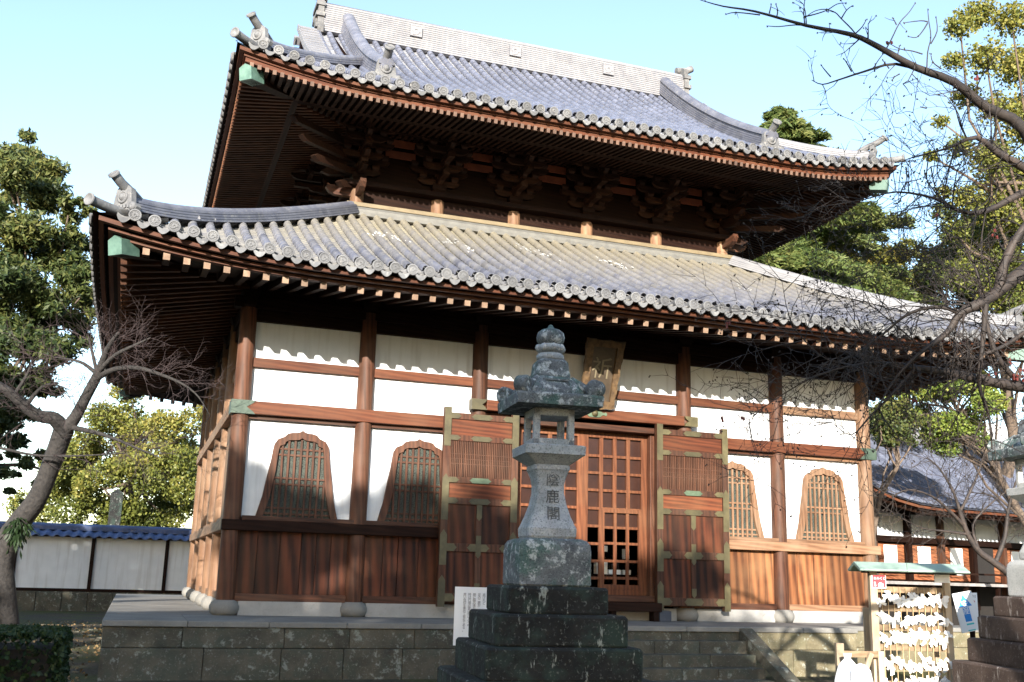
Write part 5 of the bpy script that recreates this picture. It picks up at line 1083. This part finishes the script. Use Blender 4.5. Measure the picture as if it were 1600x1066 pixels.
for i, path in enumerate(mains):
    m = MB(); pts = px_limb(m, path); m.build('branch', BARKC, CH); n = len(pts)
    for k in range(2, n):
        rr = path[min(len(path)-1, k//3)][3]; low = i >= 2
        for _ in range(2 if low else 1):
            if rn.random() < (.85 if low else .30):
                dd = (pts[k]-pts[k-1]).normalized(); a = Vector((rn.gauss(0,1), rn.gauss(0,.8), rn.gauss(.25 if not low else 0,1))); a -= dd*a.dot(dd); a.normalize()
                twigs(tw, pts[k], dd*.6+a, rn.uniform(.14,.38) if not low else rn.uniform(.22,.62), min(.0075, max(.0040, rr*.4)), 1 if not low else 2, rn, .0, .9, 4, 3, buds)
Z = lambda a, b, rr: (1080+a/3.071, b/3.071, 8.75, rr)
for path in ([(930,245),(960,190),(1000,110),(1045,60),(1075,15)],[(985,120),(970,90)],[(800,180),(770,140),(720,90),(690,60),(640,45),(590,55),(545,85)],[(790,160),(820,130),(840,95)],[(545,120),(540,60),(545,0)],[(545,80),(590,70),(650,50),(700,20),(740,15)],[(720,90),(745,50),(770,30)],[(410,85),(415,50),(405,20)],[(375,65),(385,20)],[(330,72),(215,60),(165,70)],[(560,125),(500,120),(420,128),(365,125)],
    [(1130,350),(1135,250),(1150,180),(1140,100),(1135,45)],[(1150,210),(1180,150),(1175,85)],[(880,345),(885,310),(920,260)],[(950,330),(920,290)],[(770,345),(745,300),(730,280)],[(670,370),(640,335),(625,315)],[(1110,260),(1060,245),(1000,235),(945,205)],[(1135,110),(1110,150),(1080,180),(1040,175)],[(1135,105),(1100,100),(1020,110)],[(1070,330),(1075,300)],[(985,290),(1000,220)],[(1200,330),(1160,300),(1150,260)],[(1000,355),(975,370),(965,385)],[(1130,520),(1100,515)],
    [(1240,730),(1200,745),(1140,745)],[(1290,790),(1240,800),(1150,800),(1110,870)],[(1200,960),(1140,880),(1120,820)],[(1260,720),(1230,850),(1210,960)],[(1150,800),(1170,900),(1200,960)],[(1030,800),(1035,870),(1020,910)],[(1000,940),(1030,880),(1100,860)],[(1140,745),(1130,860),(1170,940)],[(1190,760),(1180,830),(1220,900)],[(970,980),(1000,970),(1010,940)]):
    pts = px_limb(tw, [Z(a, b, .0062-.0032*k/(len(path)-1)) for k, (a, b) in enumerate(path)]); buds.append(pts[-1]); q = pts[len(pts)//2]; buds += [q] if rn.random() < .5 else []
    if rn.random() < .6: twigs(tw, q, Vector((rn.gauss(0,1), rn.gauss(0,.6), rn.gauss(0,1))), rn.uniform(.06,.14), .0035, 0, rn, buds=buds)
tw.build('twig', BARKC, CH, kind='stuff')
m = MB()
for p in buds:
    for k in range(2): m.obox(p+Vector((rn.gauss(0,.004), rn.gauss(0,.004), rn.gauss(0,.004))), (.003,0,.001), (0,.003,0), (-.001,0,.006))
m.build('bud', BARKC, CH, kind='stuff'); m = MB()
for k in range(18):
    p = at(rn.uniform(1470, 1600), rn.uniform(300, 680), 8.6+rn.uniform(-.3,.3)) if k < 10 else at(rn.gauss(1585, 14), rn.gauss(590, 10), 8.8); q = buds[rn.randrange(len(buds))] if k < 10 else p
    for _ in range(3): m.obox(q+Vector((rn.gauss(0,.014), rn.gauss(0,.014), rn.gauss(0,.014))), (.008,0,.003), (0,.005,0), (-.003,0,.012))
m.build('red_bud', BUD, CH, kind='stuff')
# leaning maple at the left edge
MP = thing('maple_tree', 'leaning bare tree with fine reddish twigs at the left edge', 'tree', tuple(gz(at(8, 1040, 21)))); rn = random.Random(9)
trunk = [(10,1060,21,.30),(10,1000,21,.28),(4,930,21,.26),(2,880,21,.25),(12,845,21,.24),(35,810,21,.22),(58,780,20.9,.20),(75,740,20.8,.19),(88,705,20.7,.19),(100,672,20.6,.20)]
m = MB(); px_limb(m, trunk, 4); m.build('trunk', BARK, MP)
ml = [[(100,675,20.6,.15),(118,652,20.5,.12),(135,620,20.4,.105),(150,592,20.3,.10),(157,575,20.2,.08),(168,545,20.0,.05),(185,520,19.8,.03)],
 [(152,590,20.3,.07),(180,577,20.0,.05),(215,575,19.7,.042),(250,585,19.5,.034),(285,600,19.4,.024),(310,620,19.3,.014),(328,650,19.2,.006)],
 [(155,580,20.2,.05),(180,555,19.9,.04),(210,540,19.6,.028),(235,528,19.4,.012)],
 [(152,585,20.3,.045),(130,568,20.3,.032),(110,562,20.3,.022),(85,558,20.4,.010)],
 [(152,585,20.3,.04),(145,555,20.4,.03),(138,525,20.4,.014)],
 [(100,672,20.6,.16),(85,655,20.4,.14),(60,650,20.2,.12),(35,632,20.0,.10),(10,610,19.8,.09),(-30,590,19.6,.08)],
 [(40,635,20.0,.05),(60,610,20.0,.035),(80,600,20,.02),(110,610,20,.008)],
 [(112,668,20.5,.06),(150,676,20.2,.042),(185,688,20,.03),(218,702,19.8,.02),(250,715,19.7,.008)],
 [(0,700,20.3,.03),(60,712,20.3,.024),(130,712,20.2,.016),(200,708,20,.008)],
 [(20,620,19.9,.04),(40,590,19.9,.03),(50,565,19.9,.012)]]
tw = MB()
for path in ml:
    m = MB(); pts = px_limb(m, path); m.build('branch', BARK, MP)
    for k in range(3, len(pts)):
        for _ in range(2):
            if rn.random() < .8:
                dd = (pts[k]-pts[k-1]).normalized(); a = Vector((rn.gauss(0,1), rn.gauss(0,1), rn.gauss(.1,1))); a -= dd*a.dot(dd); a.normalize(); twigs(tw, pts[k], dd*.7+a*.8, rn.uniform(.3,.75), .007, 2, rn, .0, .9, 3, 4)
tw.build('twig', simple('red_twig', (.028,.019,.019), (.062,.042,.042), 6, .9), MP, kind='stuff')
FN = at(30, 830, 20.8); n = 260; Cn = np.array(FN)+np.random.default_rng(3).normal(size=(n,3))*np.array([.11,.11,.14]); RNG = np.random.default_rng(3); o = leaf_mesh('fern_tuft', Cn, .055, LF_HD, None, np.full(n, .4), np.tile([.1,0,-.8], (n,1)), 3); tag(o, 'tuft of green fern growing on the bend of the leaning tree', 'fern', kind='stuff')
# small bare tree before the side hall
BT = thing('bare_tree', 'small leafless tree with dark fan of twigs before the side hall', 'tree', tuple(gz(at(1612, 930, 26)))); rn = random.Random(13)
m = MB(); px_limb(m, [(1625,1010,26,0.110),(1605,940,26,0.105),(1585,905,26,0.094),(1555,880,26,0.088),(1530,862,26,0.077),(1512,835,26,0.066),(1500,800,26,0.055)], 3); m.build('trunk', BARKC, BT); tw = MB()
for path in ([(1505,820,26,0.050),(1480,795,25.8,0.039),(1455,775,25.6,0.028),(1420,765,25.4,0.017),(1395,775,25.3,0.007)], [(1500,800,26,0.044),(1490,770,26,0.033),(1470,735,26,0.022),(1450,715,26,0.008)], [(1512,835,26,0.039),(1475,830,25.8,0.028),(1440,825,25.6,0.017),(1400,805,25.5,0.007)], [(1500,800,26,0.039),(1515,770,26,0.033),(1530,735,26.2,0.022),(1540,700,26.2,0.008)],
    [(1555,880,26,0.066),(1570,840,26.2,0.055),(1575,800,26.4,0.044),(1585,760,26.4,0.028),(1600,720,26.4,0.011)], [(1530,862,26,0.044),(1520,820,26.1,0.033),(1545,790,26.2,0.022),(1570,770,26.2,0.011)], [(1575,800,26.4,0.033),(1550,775,26.4,0.022),(1520,770,26.4,0.011)], [(1585,905,26,0.055),(1620,850,26.3,0.044),(1625,800,26.3,0.028)]):
    m = MB(); pts = px_limb(m, path); m.build('branch', BARKC, BT)
    for k in range(2, len(pts)):
        for _ in range(2):
            dd = (pts[k]-pts[k-1]).normalized(); a = Vector((rn.gauss(0,1), rn.gauss(0,1), rn.gauss(.2,1))); a -= dd*a.dot(dd); a.normalize(); twigs(tw, pts[k], dd*.7+a*.8, rn.uniform(.35,.8), .010, 2, rn, -.01, .8, 3, 3)
tw.build('twig', BARKC, BT, kind='stuff')
# clipped hedge, lower left
HC = at(20, 1060, 11.5); RNG = np.random.default_rng(77); n = 9000; hp = RNG.uniform(-1, 1, (n,3)); f = RNG.integers(0, 3, n); ed = RNG.choice([-1,1], n); hp[np.arange(n), f] = ed*RNG.uniform(.86,1.0,n); hp[:,2] = np.where((f == 2) & (ed < 0), 1, hp[:,2])
rr_ = np.clip(np.linalg.norm(np.abs(hp)**4, axis=1)**.25, 1, 2)[:,None]; hp = hp/rr_**.5; hp = hp*np.array([.95,.7,.56])+np.array([HC.x-.42, HC.y+.4, -.32]); hg = thing('hedge', 'low clipped dark green hedge in the lower left corner', 'hedge', (HC.x-.42, HC.y+.4, -.85))
MB().box(HC.x-1.2, HC.x+.36, HC.y-.15, HC.y+.95, -.86, .05).build('hedge_core', DARKIN, hg); leaf_mesh('foliage', hp, .05, LF_HD, hg, np.clip(RNG.normal(.5,.25,n),0,1), elong=1.5)
# pebbles and litter on the earth, left of the platform
RNG = np.random.default_rng(5); m = MB(); rn = random.Random(4)
for k in range(260):
    p = Vector((rn.uniform(-14, -9.7), rn.uniform(-6, 14), -.84)); s = rn.uniform(.02,.07); m.obox(p, Vector((s,rn.uniform(-s,s)*.5,0)), Vector((rn.uniform(-s,s)*.4,s*.7,0)), Vector((0,0,s*.4)))
m.build('pebbles', ST_PL, None, kind='stuff')
n = 2500; P = np.stack([RNG.uniform(-14.5,-9.6,n), RNG.uniform(-8,16,n), np.full(n,-.835)],1); o = leaf_mesh('fallen_leaves', P, .06, simple('dry_leaf', (.10,.06,.025), (.24,.16,.07), 3, .8), None, np.full(n,.5), flat=.9); tag(o, kind='stuff')
